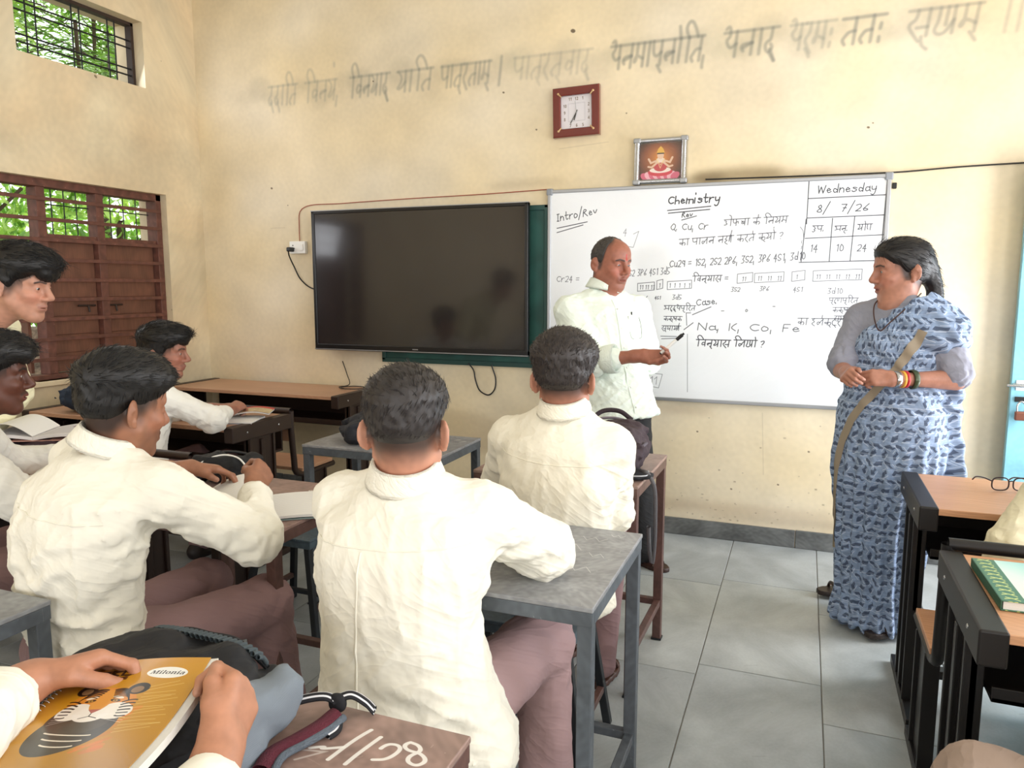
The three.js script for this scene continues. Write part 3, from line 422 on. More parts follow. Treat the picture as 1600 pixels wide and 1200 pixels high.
{
  const t = thing('whiteboard', 'large aluminium-framed whiteboard covered in handwritten chemistry notes', 'whiteboard', [2.642, 0.793, 0.006]), W = 1.828, H = 1.22, F = 0.02;
  part(t, 'writing_surface', box2(F * 0.5, W - F * 0.5, F * 0.5, H - F * 0.5, 0, 0.016), phy({ map: chemistry, roughness: 0.3, clearcoat: 0.3, clearcoatRoughness: 0.25 }));
  for (const g of [box2(0, W, 0, F, -0.004, 0.024, 0.004), box2(0, W, H - F, H, -0.004, 0.024, 0.004), box2(0, F, 0, H, -0.004, 0.024, 0.004), box2(W - F, W, 0, H, -0.004, 0.024, 0.004)]) part(t, 'frame_rail', g, M.alu);
  for (const [x, y] of [[0.012, 0.012], [W - 0.012, 0.012], [0.012, H - 0.012], [W - 0.012, H - 0.012]]) part(t, 'corner_cap', bx(0.04, 0.04, 0.034, x, y, 0.01, 0.009), std({ color: 0x8e9298, roughness: 0.45 }));
  part(t, 'fixing_bracket', bx(0.02, 0.03, 0.02, W + 0.016, H - 0.06, 0.004, 0.004), M.black);
}
{ // wall clock
  const t = thing('wall_clock', 'square wall clock with a glossy red-brown frame and gold corners', 'clock', [2.812, 2.447, 0.004]), s = 0.132; t.rotation.z = 0.02;
  const frame = phy({ color: 0x6a1d14, roughness: 0.25, clearcoat: 0.8 }), rail = (a, b) => { const sh = new THREE.Shape(); sh.moveTo(-s, -s); sh.lineTo(s, -s); sh.lineTo(s, s); sh.lineTo(-s, s); sh.closePath(); const p = new THREE.Path(), q = s - 0.033; p.moveTo(-q, -q); p.lineTo(-q, q); p.lineTo(q, q); p.lineTo(q, -q); p.closePath(); sh.holes.push(p); return new THREE.ExtrudeGeometry(sh, { depth: 0.028, bevelThickness: 0.008, bevelSize: 0.007, bevelSegments: 3 }); };
  part(t, 'frame', rail(), frame);
  part(t, 'dial', box2(-0.1, 0.1, -0.1, 0.1, 0.005, 0.014), std({ map: ctex(512, 512, (g, w, h) => {
    g.fillStyle = '#ece9ee'; g.fillRect(0, 0, w, h); g.strokeStyle = '#9a98a6'; g.lineWidth = 3; g.strokeRect(128, 128, 256, 256); g.lineWidth = 1.5; for (let i = 0; i < 60; i++) { const a = i * PI / 30, k = 122 / max(abs(sin(a)), abs(cos(a))); g.beginPath(); g.moveTo(256 + sin(a) * k, 256 - cos(a) * k); g.lineTo(256 + sin(a) * k * 0.93, 256 - cos(a) * k * 0.93); g.stroke(); }
    g.fillStyle = '#6b5238'; g.font = 'bold 62px sans-serif'; g.textAlign = 'center'; g.textBaseline = 'middle';
    [['12', 256, 66], ['1', 352, 66], ['2', 440, 160], ['3', 440, 256], ['4', 440, 352], ['5', 352, 446], ['6', 256, 446], ['7', 160, 446], ['8', 72, 352], ['9', 72, 256], ['10', 76, 160], ['11', 160, 66]].forEach(([n, x, y]) => { g.save(); g.translate(x, y); g.scale(0.8, 1); g.fillText(n, 0, 0); g.restore(); });
  }, 0.2, 0.2), roughness: 0.6 })).geometry.attributes.uv.array.forEach((v, i, a) => { a[i] = v + 0.1; });
  const hand = (ang, L, w) => bx(w, L, 0.002, 0, L * 0.36, 0.018).rotateZ(-ang);
  part(t, 'hour_hand', hand(198 * PI / 180, 0.055, 0.006), M.black); part(t, 'minute_hand', hand(210 * PI / 180, 0.085, 0.004), M.black); part(t, 'second_hand', hand(-6 * PI / 180, 0.07, 0.0018).translate(0, 0, 0.003), M.alu);
  for (const a of [-1, 1]) for (const b of [-1, 1]) part(t, 'corner_ornament', [new THREE.SphereGeometry(0.007, 10, 8).scale(1, 1, 0.6).translate(a * 0.104, b * 0.104, 0.036), rod([a * 0.102, b * 0.102, 0.036], [a * 0.086, b * 0.086, 0.034], 0.004)], std({ color: 0xd9b98a, roughness: 0.3, metalness: 0.7 }));
  part(t, 'glass', box2(-0.1, 0.1, -0.1, 0.1, 0.0235, 0.025), phy({ color: 0xffffff, transmission: 1, thickness: 0, roughness: 0.02 }));
}
{ // framed print of a seated deity, standing on the whiteboard's top edge
  const t = thing('framed_picture', 'silver-framed devotional print standing on top of the whiteboard', 'picture', [3.302, 2.018, 0.012]), w = 0.147, h = 0.252; t.rotation.x = -0.03;
  part(t, 'print', box2(-w + 0.03, w - 0.03, 0.02, h - 0.028, 0.002, 0.008), std({ map: ctex(512, 512, (g, W, H) => {
    const gr = g.createRadialGradient(256, 190, 30, 256, 230, 330); gr.addColorStop(0, '#d98a34'); gr.addColorStop(0.55, '#8a4620'); gr.addColorStop(1, '#3a1c12'); g.fillStyle = gr; g.fillRect(0, 0, W, H);
    const E = (x, y, a, b, c, r = 0) => { g.fillStyle = c; g.beginPath(); g.ellipse(x, y, a, b, r, 0, 7); g.fill(); };
    for (let i = 0; i < 9; i++) E(70 + i * 46, 455 - 22 * sin(i / 8 * PI), 44, 62, i % 2 ? '#f0b8c4' : '#d96a86', (i - 4) * 0.22);
    E(256, 400, 150, 56, '#d23c4e'); E(256, 372, 130, 40, '#f0e2d8'); E(256, 290, 62, 100, '#efdccd'); E(256, 330, 80, 60, '#c23a44');
    g.lineCap = 'round'; g.lineWidth = 26; g.strokeStyle = '#e2bfa4'; strokes(g, [[[215, 240], [140, 270], [112, 215]], [[297, 240], [372, 270], [400, 205]], [[220, 265], [150, 330], [110, 320]], [[292, 265], [362, 330], [402, 318]]]);
    E(256, 172, 40, 50, '#e6c2a6'); g.fillStyle = '#2c1a14'; g.fillRect(214, 130, 84, 22); g.fillStyle = '#e6b44a'; g.beginPath(); g.moveTo(206, 136); g.lineTo(226, 78); g.lineTo(256, 44); g.lineTo(286, 78); g.lineTo(306, 136); g.fill(); g.lineWidth = 6; g.strokeStyle = '#efd9a0'; strokes(g, [[[212, 225], [256, 300], [300, 225]], [[205, 215], [256, 345], [307, 215]]]);
    for (let i = 0; i < 60; i++) E(rnd() * W, rnd() * H, 2 + 4 * rnd(), 2 + 3 * rnd(), `rgba(255,210,120,${0.15 + 0.25 * rnd()})`);
  }, 0.234, 0.204), roughness: 0.4 })).geometry.attributes.uv.array.forEach((v, i, a) => { a[i] = i % 2 ? v - 0.02 : v + 0.117; });
  for (const s of [-1, 1]) { part(t, 'frame_rail', [rod([s * (w - 0.016), 0.004, 0.014], [s * (w - 0.016), h - 0.004, 0.014], 0.016, 14), box2(s * (w - 0.016) - 0.014, s * (w - 0.016) + 0.014, 0.004, h - 0.004, 0, 0.014)], M.chrome); for (const y of [0.012, h - 0.012]) part(t, 'frame_ferrule', bx(0.042, 0.028, 0.036, s * (w - 0.016), y, 0.013, 0.008), M.alu); }
  for (const y of [0.014, h - 0.014]) part(t, 'frame_rail', rod([-w + 0.03, y, 0.013], [w - 0.03, y, 0.013], 0.013, 14), M.chrome);
  part(t, 'glass', box2(-w + 0.03, w - 0.03, 0.022, h - 0.024, 0.0095, 0.011), phy({ color: 0xffffff, transmission: 1, thickness: 0, roughness: 0.02 }));
}
{ // socket and cables
  const t = thing('socket_board', 'small white switch socket on the wall beside the screen', 'socket', [0.838, 1.712, 0.001]);
  part(t, 'socket_plate', box2(-0.065, 0.065, -0.042, 0.042, 0, 0.03, 0.005), M.white); part(t, 'switch', box2(0.02, 0.05, -0.02, 0.022, 0.03, 0.036, 0.002), M.white);
  for (const [x, y] of [[-0.035, 0.014], [-0.045, -0.006], [-0.025, -0.006]]) part(t, 'socket_hole', rod([x, y, 0.0295], [x, y, 0.0306], 0.0045), M.black);
  part(t, 'plug', [bx(0.034, 0.03, 0.05, -0.038, -0.014, 0.055, 0.008)], M.black);
  solo('power_cable', tube([[0.8, 1.695, 0.078], [0.79, 1.66, 0.06], [0.8, 1.58, 0.02], [0.84, 1.5, 0.012], [0.92, 1.44, 0.012], [1.05, 1.42, 0.03], [1.12, 1.42, 0.03]], 0.0045), M.black, 'black power cable curving from the socket to the screen', 'cable');
  const red = std({ color: 0x9c4a36, roughness: 0.6 });
  solo('red_wire', tube([[0.845, 1.754, 0.01], [0.842, 1.86, 0.006], [0.85, 1.95, 0.005], [0.9, 1.985, 0.005], [1.2, 1.995, 0.005], [1.7, 2.005, 0.006], [2.2, 2.01, 0.006], [2.64, 2.02, 0.006]], 0.0028, 80), red, 'thin reddish wire tacked along the wall above the screen', 'wire');
  solo('cable_loop', tube([[2.12, 0.965, 0.035], [2.15, 0.92, 0.02], [2.16, 0.86, 0.015], [2.19, 0.79, 0.014], [2.25, 0.765, 0.014], [2.29, 0.8, 0.014], [2.3, 0.87, 0.016], [2.28, 0.96, 0.035]], 0.0045), M.black, 'black cable hanging in a loop below the screen', 'cable');
  solo('wall_wire', tube([[3.55, 2.032, 0.004], [4.0, 2.025, 0.005], [4.35, 2.018, 0.027], [4.52, 2.02, 0.008], [4.75, 2.03, 0.005], [5.05, 2.035, 0.006], [5.5, 2.04, 0.006], [5.99, 2.05, 0.006]], 0.0038, 80), M.black, 'dark wire running along the wall from the whiteboard toward the blue door', 'wire');
  const hk = solo('loose_wire', tube([[1.16, 0.94, 0.006], [1.2, 0.86, 0.02], [1.24, 0.79, 0.05], [1.22, 0.782, 0.14], [1.3, 0.781, 0.2], [1.4, 0.781, 0.16], [1.38, 0.781, 0.08], [1.28, 0.781, 0.07], [1.24, 0.782, 0.15], [1.32, 0.783, 0.22]], 0.003, 70), M.black, 'thin black wire coiled on the long desk by the wall', 'wire');
}

// ---------------------------------------------------------------- bodies: distance fields, meshed as one continuous surface
const smin = (a, b, k) => { const h = max(k - abs(a - b), 0) / k; return min(a, b) - h * h * k * 0.25; };
function RC(a, b, ra, rb, k = 0.02, sub) {           // tapered capsule
  const d = sub3(b, a), L2 = dot3(d, d) || 1e-9, c = mul3(add3(a, b), 0.5);
  return { c, R: sqrt(L2) / 2 + max(ra, rb), k, sub, f(x, y, z) { x -= a[0]; y -= a[1]; z -= a[2]; const t = clamp((x * d[0] + y * d[1] + z * d[2]) / L2); return hypot(x - d[0] * t, y - d[1] * t, z - d[2] * t) - ra - (rb - ra) * t; } };
}
function EL(c, r, k = 0.02, { X = [1, 0, 0], Y = [0, 1, 0], Z = [0, 0, 1], sub } = {}) {   // ellipsoid with axes X, Y, Z
  return { c, R: max(...r), k, sub, f(x, y, z) { x -= c[0]; y -= c[1]; z -= c[2]; const a = (x * X[0] + y * X[1] + z * X[2]) / r[0], b = (x * Y[0] + y * Y[1] + z * Y[2]) / r[1], e = (x * Z[0] + y * Z[1] + z * Z[2]) / r[2], k0 = hypot(a, b, e), k1 = hypot(a / r[0], b / r[1], e / r[2]); return k0 < 1e-6 ? -min(...r) : k0 * (k0 - 1) / k1; } };
}
const chain = (pts, rs, k = 0.02) => pts.slice(1).map((p, i) => RC(pts[i], p, rs[i], rs[i + 1], k));
function field(prims, warp) {
  return (x, y, z) => {
    let d = 1e2;
    for (const p of prims) {
      const lb = hypot(x - p.c[0], y - p.c[1], z - p.c[2]) - p.R;
      if (p.sub) { if (lb > p.k - d) continue; d = -smin(-d, p.f(x, y, z), p.k); } else { if (lb > d + p.k) continue; d = smin(d, p.f(x, y, z), p.k); }
    }
    return warp && d < 0.03 && d > -0.03 ? d + warp(x, y, z) : d;
  };
}
function surf(f, mn, mx, h, color) {                 // naive surface nets over the box, empty blocks skipped
  const n = [0, 1, 2].map((i) => Math.ceil((mx[i] - mn[i]) / h) + 2), [nx, ny, nz] = n, S = new Float32Array(nx * ny * nz), B = 8, act = [];
  const at = (i, j, k) => (k * ny + j) * nx + i;
  for (let bk = 0; bk < nz; bk += B) for (let bj = 0; bj < ny; bj += B) for (let bi = 0; bi < nx; bi += B) {
    const c = f(mn[0] + (bi + 3.5) * h, mn[1] + (bj + 3.5) * h, mn[2] + (bk + 3.5) * h), far = abs(c) > B * h * 1.25 + 0.016;
    const e0 = min(bi + B, nx), e1 = min(bj + B, ny), e2 = min(bk + B, nz);
    for (let k = bk; k < e2; k++) for (let j = bj; j < e1; j++) for (let i = bi; i < e0; i++) S[at(i, j, k)] = far ? c : f(mn[0] + i * h, mn[1] + j * h, mn[2] + k * h);
    if (!far) act.push([bi, bj, bk]);
  }
  const id = new Int32Array(nx * ny * nz).fill(-1), P = [], I = [], co = [[0, 0, 0], [1, 0, 0], [0, 1, 0], [1, 1, 0], [0, 0, 1], [1, 0, 1], [0, 1, 1], [1, 1, 1]];
  const ed = []; for (let a = 0; a < 8; a++) for (const b of [1, 2, 4]) if (!(a & b)) ed.push([a, a | b]);
  const v = new Float64Array(8);
  const cells = (go) => { for (const [bi, bj, bk] of act) for (let k = max(bk - 1, 0); k < min(bk + B, nz - 1); k++) for (let j = max(bj - 1, 0); j < min(bj + B, ny - 1); j++) for (let i = max(bi - 1, 0); i < min(bi + B, nx - 1); i++) go(i, j, k); };
  cells((i, j, k) => {
    const c0 = at(i, j, k); if (id[c0] !== -1) return; let m = 0;
    for (let a = 0; a < 8; a++) { v[a] = S[at(i + co[a][0], j + co[a][1], k + co[a][2])]; if (v[a] < 0) m |= 1 << a; }
    if (m === 0 || m === 255) { id[c0] = -2; return; }
    let x = 0, y = 0, z = 0, c = 0;
    for (const [a, b] of ed) if ((v[a] < 0) !== (v[b] < 0)) { const t = v[a] / (v[a] - v[b]); x += lerp(co[a][0], co[b][0], t); y += lerp(co[a][1], co[b][1], t); z += lerp(co[a][2], co[b][2], t); c++; }
    id[c0] = P.length / 3; P.push(mn[0] + (i + x / c) * h, mn[1] + (j + y / c) * h, mn[2] + (k + z / c) * h);
  });
  const quad = (a, b, c, d, flip) => { if (a < 0 || b < 0 || c < 0 || d < 0) return; flip ? I.push(a, c, b, a, d, c) : I.push(a, b, c, a, c, d); };
  const done = new Uint8Array(nx * ny * nz);
  cells((i, j, k) => {
    const c = at(i, j, k); if (done[c]) return; done[c] = 1; const s = S[c] < 0;
    if (j && k && s !== S[at(i + 1, j, k)] < 0) quad(id[at(i, j - 1, k - 1)], id[at(i, j, k - 1)], id[c], id[at(i, j - 1, k)], !s);
    if (i && k && s !== S[at(i, j + 1, k)] < 0) quad(id[at(i - 1, j, k - 1)], id[at(i - 1, j, k)], id[c], id[at(i, j, k - 1)], !s);
    if (i && j && s !== S[at(i, j, k + 1)] < 0) quad(id[at(i - 1, j - 1, k)], id[at(i, j - 1, k)], id[c], id[at(i - 1, j, k)], !s);
  });
  const g = new THREE.BufferGeometry(); g.setAttribute('position', new THREE.Float32BufferAttribute(P, 3)); g.setIndex(I); g.computeVertexNormals();
  if (color) { const C = new Float32Array(P.length); for (let i = 0; i < P.length; i += 3) C.set(color(P[i], P[i + 1], P[i + 2]), i); g.setAttribute('color', new THREE.BufferAttribute(C, 3)); }
  return g;
}
const bounds = (prims, pad = 0.03) => { const a = [1e3, 1e3, 1e3], b = [-1e3, -1e3, -1e3]; for (const p of prims) if (!p.sub) for (let i = 0; i < 3; i++) { a[i] = min(a[i], (p.lo ? p.lo[i] : p.c[i] - p.R) - pad); b[i] = max(b[i], (p.hi ? p.hi[i] : p.c[i] + p.R) + pad); } return [a, b]; };
const mesh = (prims, h, { warp, color, pad } = {}) => { const [a, b] = bounds(prims, pad); return surf(field(prims, warp), a, b, h, color); };

// head, in its own frame: x to the person's left, y up, z out of the face; origin between the ears
const EAR = [0, -0.008, -0.012];
function yHair(p, o) { const f = abs(Math.atan2(p[0], p[2])); return lerp(lerp(o.front ?? 0.078, o.temple ?? 0.03, sst(0.35, 1.05, f)), lerp(o.ear ?? -0.012, o.nape ?? -0.06, sst(1.75, 2.5, f)), sst(1.05, 1.5, f)); }
function headPrims(o = {}) {
  const P = [EL([0, 0.038, -0.012], [0.0755, 0.088, 0.097], 0.03), EL([0, -0.035, 0.032], [0.06 * (o.fat ?? 1), 0.082, 0.062], 0.04), EL([0, 0.055, 0.045], [0.06, 0.05, 0.05], 0.03)];
  const jw = 0.053 * (o.fat ?? 1);
  for (const s of [-1, 1]) {
    P.push(RC([s * jw, -0.052, 0.002], [s * 0.019, -0.103, 0.062], 0.019, 0.017, 0.03), EL([s * 0.042, -0.024, 0.062], [0.021 * (o.fat ?? 1), 0.017, 0.022], 0.022));
    P.push(RC([s * 0.012, 0.026, 0.092], [s * 0.046, 0.026, 0.074], 0.009, 0.008, 0.016));
    P.push(EL([s * 0.032, 0.006, 0.1], [0.018, 0.011, 0.016], 0.018, { sub: true }));
  }
  P.push(EL([0, -0.104, 0.066], [0.021, 0.016, 0.018], 0.02), RC([0, 0.02, 0.09], [0, -0.026, 0.113 + 0.004 * (o.nose ?? 0)], 0.008, 0.0115, 0.014), EL([0, -0.033, 0.104], [0.014, 0.008, 0.012], 0.008));
  for (const s of [-1, 1]) P.push(EL([s * 0.013, -0.034, 0.098], [0.0085, 0.008, 0.0115], 0.008), EL([s * 0.007, -0.042, 0.104], [0.004, 0.004, 0.006], 0.003, { sub: true }));
  P.push(RC([-0.02, -0.063, 0.084], [0, -0.06, 0.094], 0.005, 0.0075, 0.012), RC([0.02, -0.063, 0.084], [0, -0.06, 0.094], 0.005, 0.0075, 0.012), RC([-0.018, -0.071, 0.082], [0.018, -0.071, 0.082], 0.0055, 0.0055, 0.012), EL([0, -0.073, 0.089], [0.018, 0.0068, 0.008], 0.01));
  P.push(EL([0, -0.0665, 0.102], [0.026 + (o.smile ? 0.006 : 0), 0.0014 + (o.smile ? 0.0022 : 0), 0.016], 0.003, { sub: true }));
  if (o.smile) for (const s of [-1, 1]) P.push(EL([s * 0.036, -0.042, 0.072], [0.017, 0.016, 0.015], 0.014));
  for (const s of [-1, 1]) {                        // lids round the eyeball, slit open; ear
    P.push(EL([s * 0.032, 0.004, 0.0785], [0.0145, 0.0135, 0.0135], 0.006), EL([s * 0.032, 0.0035, 0.094], [0.0132, o.eye ?? 0.0044, 0.012], 0.002, { sub: true }));
    const Z = nrm3([s * 0.55, 0.05, 0.8]), X = orth3([s * 0.9, 0.05, -0.5], Z), Y = crs3(Z, X);
    const c = [s * 0.084, EAR[1] + 0.004, EAR[2] - 0.01];
    P.push(EL(c, [0.0065, 0.034, 0.022], 0.006, { X: nrm3([0.8 * s, 0, 0.6]), Y: [0, 1, 0], Z: nrm3([-0.6 * s, 0, 0.8]) }), EL(add3(c, [s * 0.009, 0.003, 0.007]), [0.006, 0.02, 0.011], 0.005, { sub: true }), RC(add3(c, [0, -0.02, 0.006]), add3(c, [0, -0.031, 0.008]), 0.007, 0.006, 0.006), RC(add3(c, [-s * 0.012, 0.0, 0.004]), add3(c, [s * 0.004, 0.01, 0.0]), 0.011, 0.007, 0.01));
    void Y;
  }
  return P;
}
const seg = (p, a, b) => { const d = sub3(b, a), t = clamp(dot3(sub3(p, a), d) / dot3(d, d)); return len3(sub3(p, add3(a, mul3(d, t)))); };
function faceColor(o, skinC) {
  const skin = lin(skinC), lip = mul3(mix3(skin, [0.32, 0.07, 0.06], o.lady ? 0.55 : 0.35), 0.85), dark = lin(o.hairC ?? 0x15110f), red = lin(0xb3201c);
  return (x, y, z) => {
    const p = [x, y, z], ax = abs(x); let c = mul3(skin, 1 + 0.1 * N3(x * 40, y * 40, z * 40));
    const cheek = exp(-((ax - 0.042) ** 2 + (y + 0.03) ** 2) / 0.0006) * (z > 0.03 ? 0.18 : 0); c = [c[0] * (1 + cheek), c[1], c[2]];
    if (z > 0.06) {
      const dl = min(seg([ax, y, 0], [0, -0.059, 0], [0.022, -0.064, 0]), seg([ax, y, 0], [0, -0.074, 0], [0.019, -0.07, 0])); c = mix3(c, lip, sst(0.0075, 0.004, dl));
      const db = min(seg([ax, y, 0], [0.013, 0.0255, 0], [0.034, 0.0305, 0]), seg([ax, y, 0], [0.034, 0.0305, 0], [0.049, 0.0245, 0])); c = mix3(c, dark, 0.9 * sst(o.brow ?? 0.0052, 0.0022, db));
      if (o.moustache) c = mix3(c, dark, o.moustache * sst(0.0075, 0.003, seg([ax, y, 0], [0.004, -0.05, 0], [0.026, -0.056, 0])));
      if (o.tilak) c = mix3(c, red, sst(0.0046, 0.0026, seg([x, y, 0], [0, o.tilak > 1 ? 0.034 : 0.03, 0], [0, o.tilak > 1 ? 0.036 : 0.055, 0])));
    }
    if (o.beard) c = mix3(c, dark, o.beard * sst(-0.03, -0.06, y) * sst(0.0, 0.03, z) * sst(-0.135, -0.1, y) * (1 - sst(0.013, 0.006, hypot(x, (y + 0.066) * 1.4)) * (z > 0.07 ? 1 : 0)));
    if (o.temples && y > -0.05 && ax > 0.055) c = mix3(c, dark, o.temples * sst(0.012, -0.004, abs(z - 0.018)) * sst(-0.05, -0.02, y));
    if (!o.bald && ax < 0.0785) { const f = y - yHair(p, o); c = mix3(c, dark, (o.fade ?? 0.9) * sst(-0.045, 0.014, f) * (z > 0.05 ? sst(-0.004, 0.004, f) : 1)); }
    return c;
  };
}
function headFrame(h) { const z = nrm3(h.f), u0 = h.up ?? [0, 1, 0], y = orth3(u0, z), x = crs3(y, z), s = h.s ?? 1; return new THREE.Matrix4().makeBasis(new THREE.Vector3(...x), new THREE.Vector3(...y), new THREE.Vector3(...z)).scale(new THREE.Vector3(s, s, s)).setPosition(...h.c); }

// hair: a mass over the skull plus many combed strands
function hairGeo(o, seedN) {
  const skull = [EL([0, 0.038, -0.012], [0.0755, 0.088, 0.097], 0.03), EL([0, 0.055, 0.045], [0.06, 0.05, 0.05], 0.03)], sk = field(skull), extra = (o.lumps ?? []).map(([c, r]) => EL(c, r, 0.025)), ex = field(extra);
  const f = (x, y, z) => {
    const p = [x, y, z], b = y - yHair(p, o), top = sst(0.03, 0.105, y), th = lerp(o.side ?? 0.006, o.top ?? 0.022, top) * sst(-0.004, 0.03, b) + 0.0015;
    let d = sk(x, y, z) - th; if (abs(d) < 0.02) d -= (o.lump ?? 0.0015) * (N3(x * 55 + seedN, y * 30, z * 55) + 0.6 * N3(x * 120, y * 80, z * 120 + seedN)) * sst(0, 0.03, b);
    if (extra.length) d = smin(d, ex(x, y, z) - 0.002 * N3(x * 50, y * 30, z * 50 + seedN), 0.03);
    const cut = o.long && z < 0.02 ? -1 : -b * 0.75 - (z < 0 ? 0.002 : 0); return max(d, extra.length && ex(x, y, z) < 0.004 ? -1 : cut);
  };
  const ball = surf(f, [-0.14, -0.2, -0.2], [0.14, 0.2, 0.19], o.h ?? 0.005), pos = ball.attributes.position, nor = ball.attributes.normal, out = [], N = o.strands ?? 2200, P = [], I = [];
  for (let i = 0; i < N; i++) {
    const v = Math.floor(rnd() * pos.count), p = [pos.getX(v), pos.getY(v), pos.getZ(v)], n = [nor.getX(v), nor.getY(v), nor.getZ(v)], b = p[1] - yHair(p, o);
    const comb = o.comb(p), tan = sub3(comb, mul3(n, dot3(comb, n))), top = sst(0.0, 0.09, p[1]), L = lerp(o.sideL ?? 0.012, o.len ?? 0.035, top) * (0.6 + 0.7 * rnd()) * (b < 0.015 ? 0.5 : 1), lift = o.lift ?? 0.25;
    let dir = nrm3(add3(nrm3(add3(tan, mul3([rnd() - 0.5, rnd() - 0.5, rnd() - 0.5], 0.5))), mul3(n, lift * (0.5 + rnd()))));
    const w = (o.wid ?? 0.0011) * (0.7 + 0.6 * rnd()); let q = sub3(p, mul3(n, 0.0015)); const sd = nrm3(crs3(dir, n)), base = P.length / 3, S = 3;
    for (let s = 0; s <= S; s++) { const k = w * (1 - 0.85 * s / S), u = nrm3(crs3(sd, dir)); for (const [a, c] of [[1, -0.5], [-1, -0.5], [0, 1]]) P.push(q[0] + k * (a * sd[0] + c * u[0]), q[1] + k * (a * sd[1] + c * u[1]), q[2] + k * (a * sd[2] + c * u[2])); q = add3(q, mul3(dir, L / S)); dir = nrm3(sub3(dir, add3(mul3(n, (o.curl ?? 0.25) * lift + L / S / 0.085), [0, 0.05, 0]))); }
    for (let s = 0; s < S; s++) for (let a = 0; a < 3; a++) { const b2 = (a + 1) % 3, i0 = base + 3 * s; I.push(i0 + a, i0 + b2, i0 + 3 + b2, i0 + a, i0 + 3 + b2, i0 + 3 + a); }
  }
  const g = new THREE.BufferGeometry(); g.setAttribute('position', new THREE.Float32BufferAttribute(P, 3)); g.setIndex(I); g.computeVertexNormals();
  return join(N ? [ball, g] : [ball]);
}
// hand: palm, four fingers, thumb, forearm; d toward the fingertips, n out of the palm
function handPrims(W, d, n, side, o = {}) {
  d = nrm3(d); n = orth3(n, d); const t = mul3(crs3(d, n), side), s = o.s ?? 1, L = (a, b, c) => add3(W, add3(mul3(t, a * s), add3(mul3(d, b * s), mul3(n, c * s)))), P = [];
  const fx = [0.028, 0.0095, -0.009, -0.026], by = [0.088, 0.092, 0.089, 0.08], ln = [[0.041, 0.025, 0.019], [0.045, 0.028, 0.02], [0.042, 0.026, 0.019], [0.032, 0.02, 0.017]], cu = o.curl ?? [0.4, 0.5, 0.55, 0.6], sp = o.spread ?? 0.05;
  const tips = [];
  for (let i = 0; i < 4; i++) {
    P.push(RC(L(fx[i] * 0.62, 0.012, 0), L(fx[i], by[i] - 0.006, 0), 0.0155 * s, 0.0125 * s, 0.014));
    let p = L(fx[i], by[i], 0), a = 0; const q = fx[i] * sp * 25;
    for (let k = 0; k < 3; k++) { a += cu[i] * (k === 0 ? 0.85 : k === 1 ? 1.15 : 0.7); const v = nrm3(add3(add3(mul3(d, cos(a)), mul3(n, sin(a))), mul3(t, q * cos(a)))), e = add3(p, mul3(v, ln[i][k] * s)), r = 0.0094 - 0.0009 * k - (i === 3 ? 0.0012 : 0); P.push(RC(p, e, r * s, (r - 0.001) * s, 0.004)); p = e; }
    tips.push(p);
  }
  P.push(RC(L(0.018, 0.02, 0.004), L(0.034, 0.045, 0.012), 0.018 * s, 0.0135 * s, 0.014));
  const th = o.thumb ?? [0.045, 0.09, 0.03], b0 = L(0.034, 0.045, 0.012), b2 = L(...th), b1 = add3(mix3(b0, b2, 0.55), mul3(t, 0.005 * s)); P.push(RC(b0, b1, 0.0125 * s, 0.0105 * s, 0.006), RC(b1, b2, 0.0105 * s, 0.0085 * s, 0.004)); tips.push(b2);
  if (o.elbow) { const e = o.elbow; P.push(RC(L(0.006, 0.006, 0), add3(W, mul3(sub3(e, W), 0.12)), 0.02 * s, 0.024 * s, 0.02), RC(L(-0.008, 0.006, 0), add3(W, mul3(sub3(e, W), 0.12)), 0.02 * s, 0.024 * s, 0.02), RC(add3(W, mul3(sub3(e, W), 0.1)), mix3(W, e, o.fore ?? 0.95), 0.025 * s, (o.foreR ?? 0.038) * s, 0.02)); }
  return { prims: P, tips };
}
function torso(J, prof, k = 0.03, bend = 0.02) {       // elliptic trunk along pelvis -> neck; prof rows: [height fraction, half width, half depth]
  const ax = sub3(J.nk, J.pel), L = len3(ax), up = mul3(ax, 1 / L), right = orth3(sub3(J.sR, J.sL), up), fw = crs3(up, right), c = J.pel;
  const lo = prof[0][0], hi = prof[prof.length - 1][0], pick = (v, i) => { let j = 0; while (j < prof.length - 2 && v > prof[j + 1][0]) j++; const t = clamp((v - prof[j][0]) / (prof[j + 1][0] - prof[j][0])), s = t * t * (3 - 2 * t); return lerp(prof[j][i], prof[j + 1][i], lerp(t, s, 0.6)); };
  const T = { up, right, fw, L, at: (u, v, w) => add3(c, add3(mul3(right, u), add3(mul3(up, v * L), mul3(fw, w - bend * 4 * v * (1 - v))))), loc: (x, y, z) => { const q = [x - c[0], y - c[1], z - c[2]], v = dot3(q, up) / L; return [dot3(q, right), v, dot3(q, fw) + bend * 4 * v * (1 - v)]; } };
  const mid = add3(c, mul3(up, (lo + hi) / 2 * L));
  T.prim = { c: mid, R: (hi - lo) / 2 * L + 0.26, k, f(x, y, z) { const [u, v, w] = T.loc(x, y, z), a = pick(v, 1), b = pick(v, 2), m = (abs(u / a) ** 2.3 + abs(w / b) ** 2.3) ** (1 / 2.3), d = (m - 1) * min(a, b) * 0.95, e = max(v - hi, lo - v) * L; return e > -0.02 ? -smin(-d, -e, 0.02) : d; } };
  return T;
}
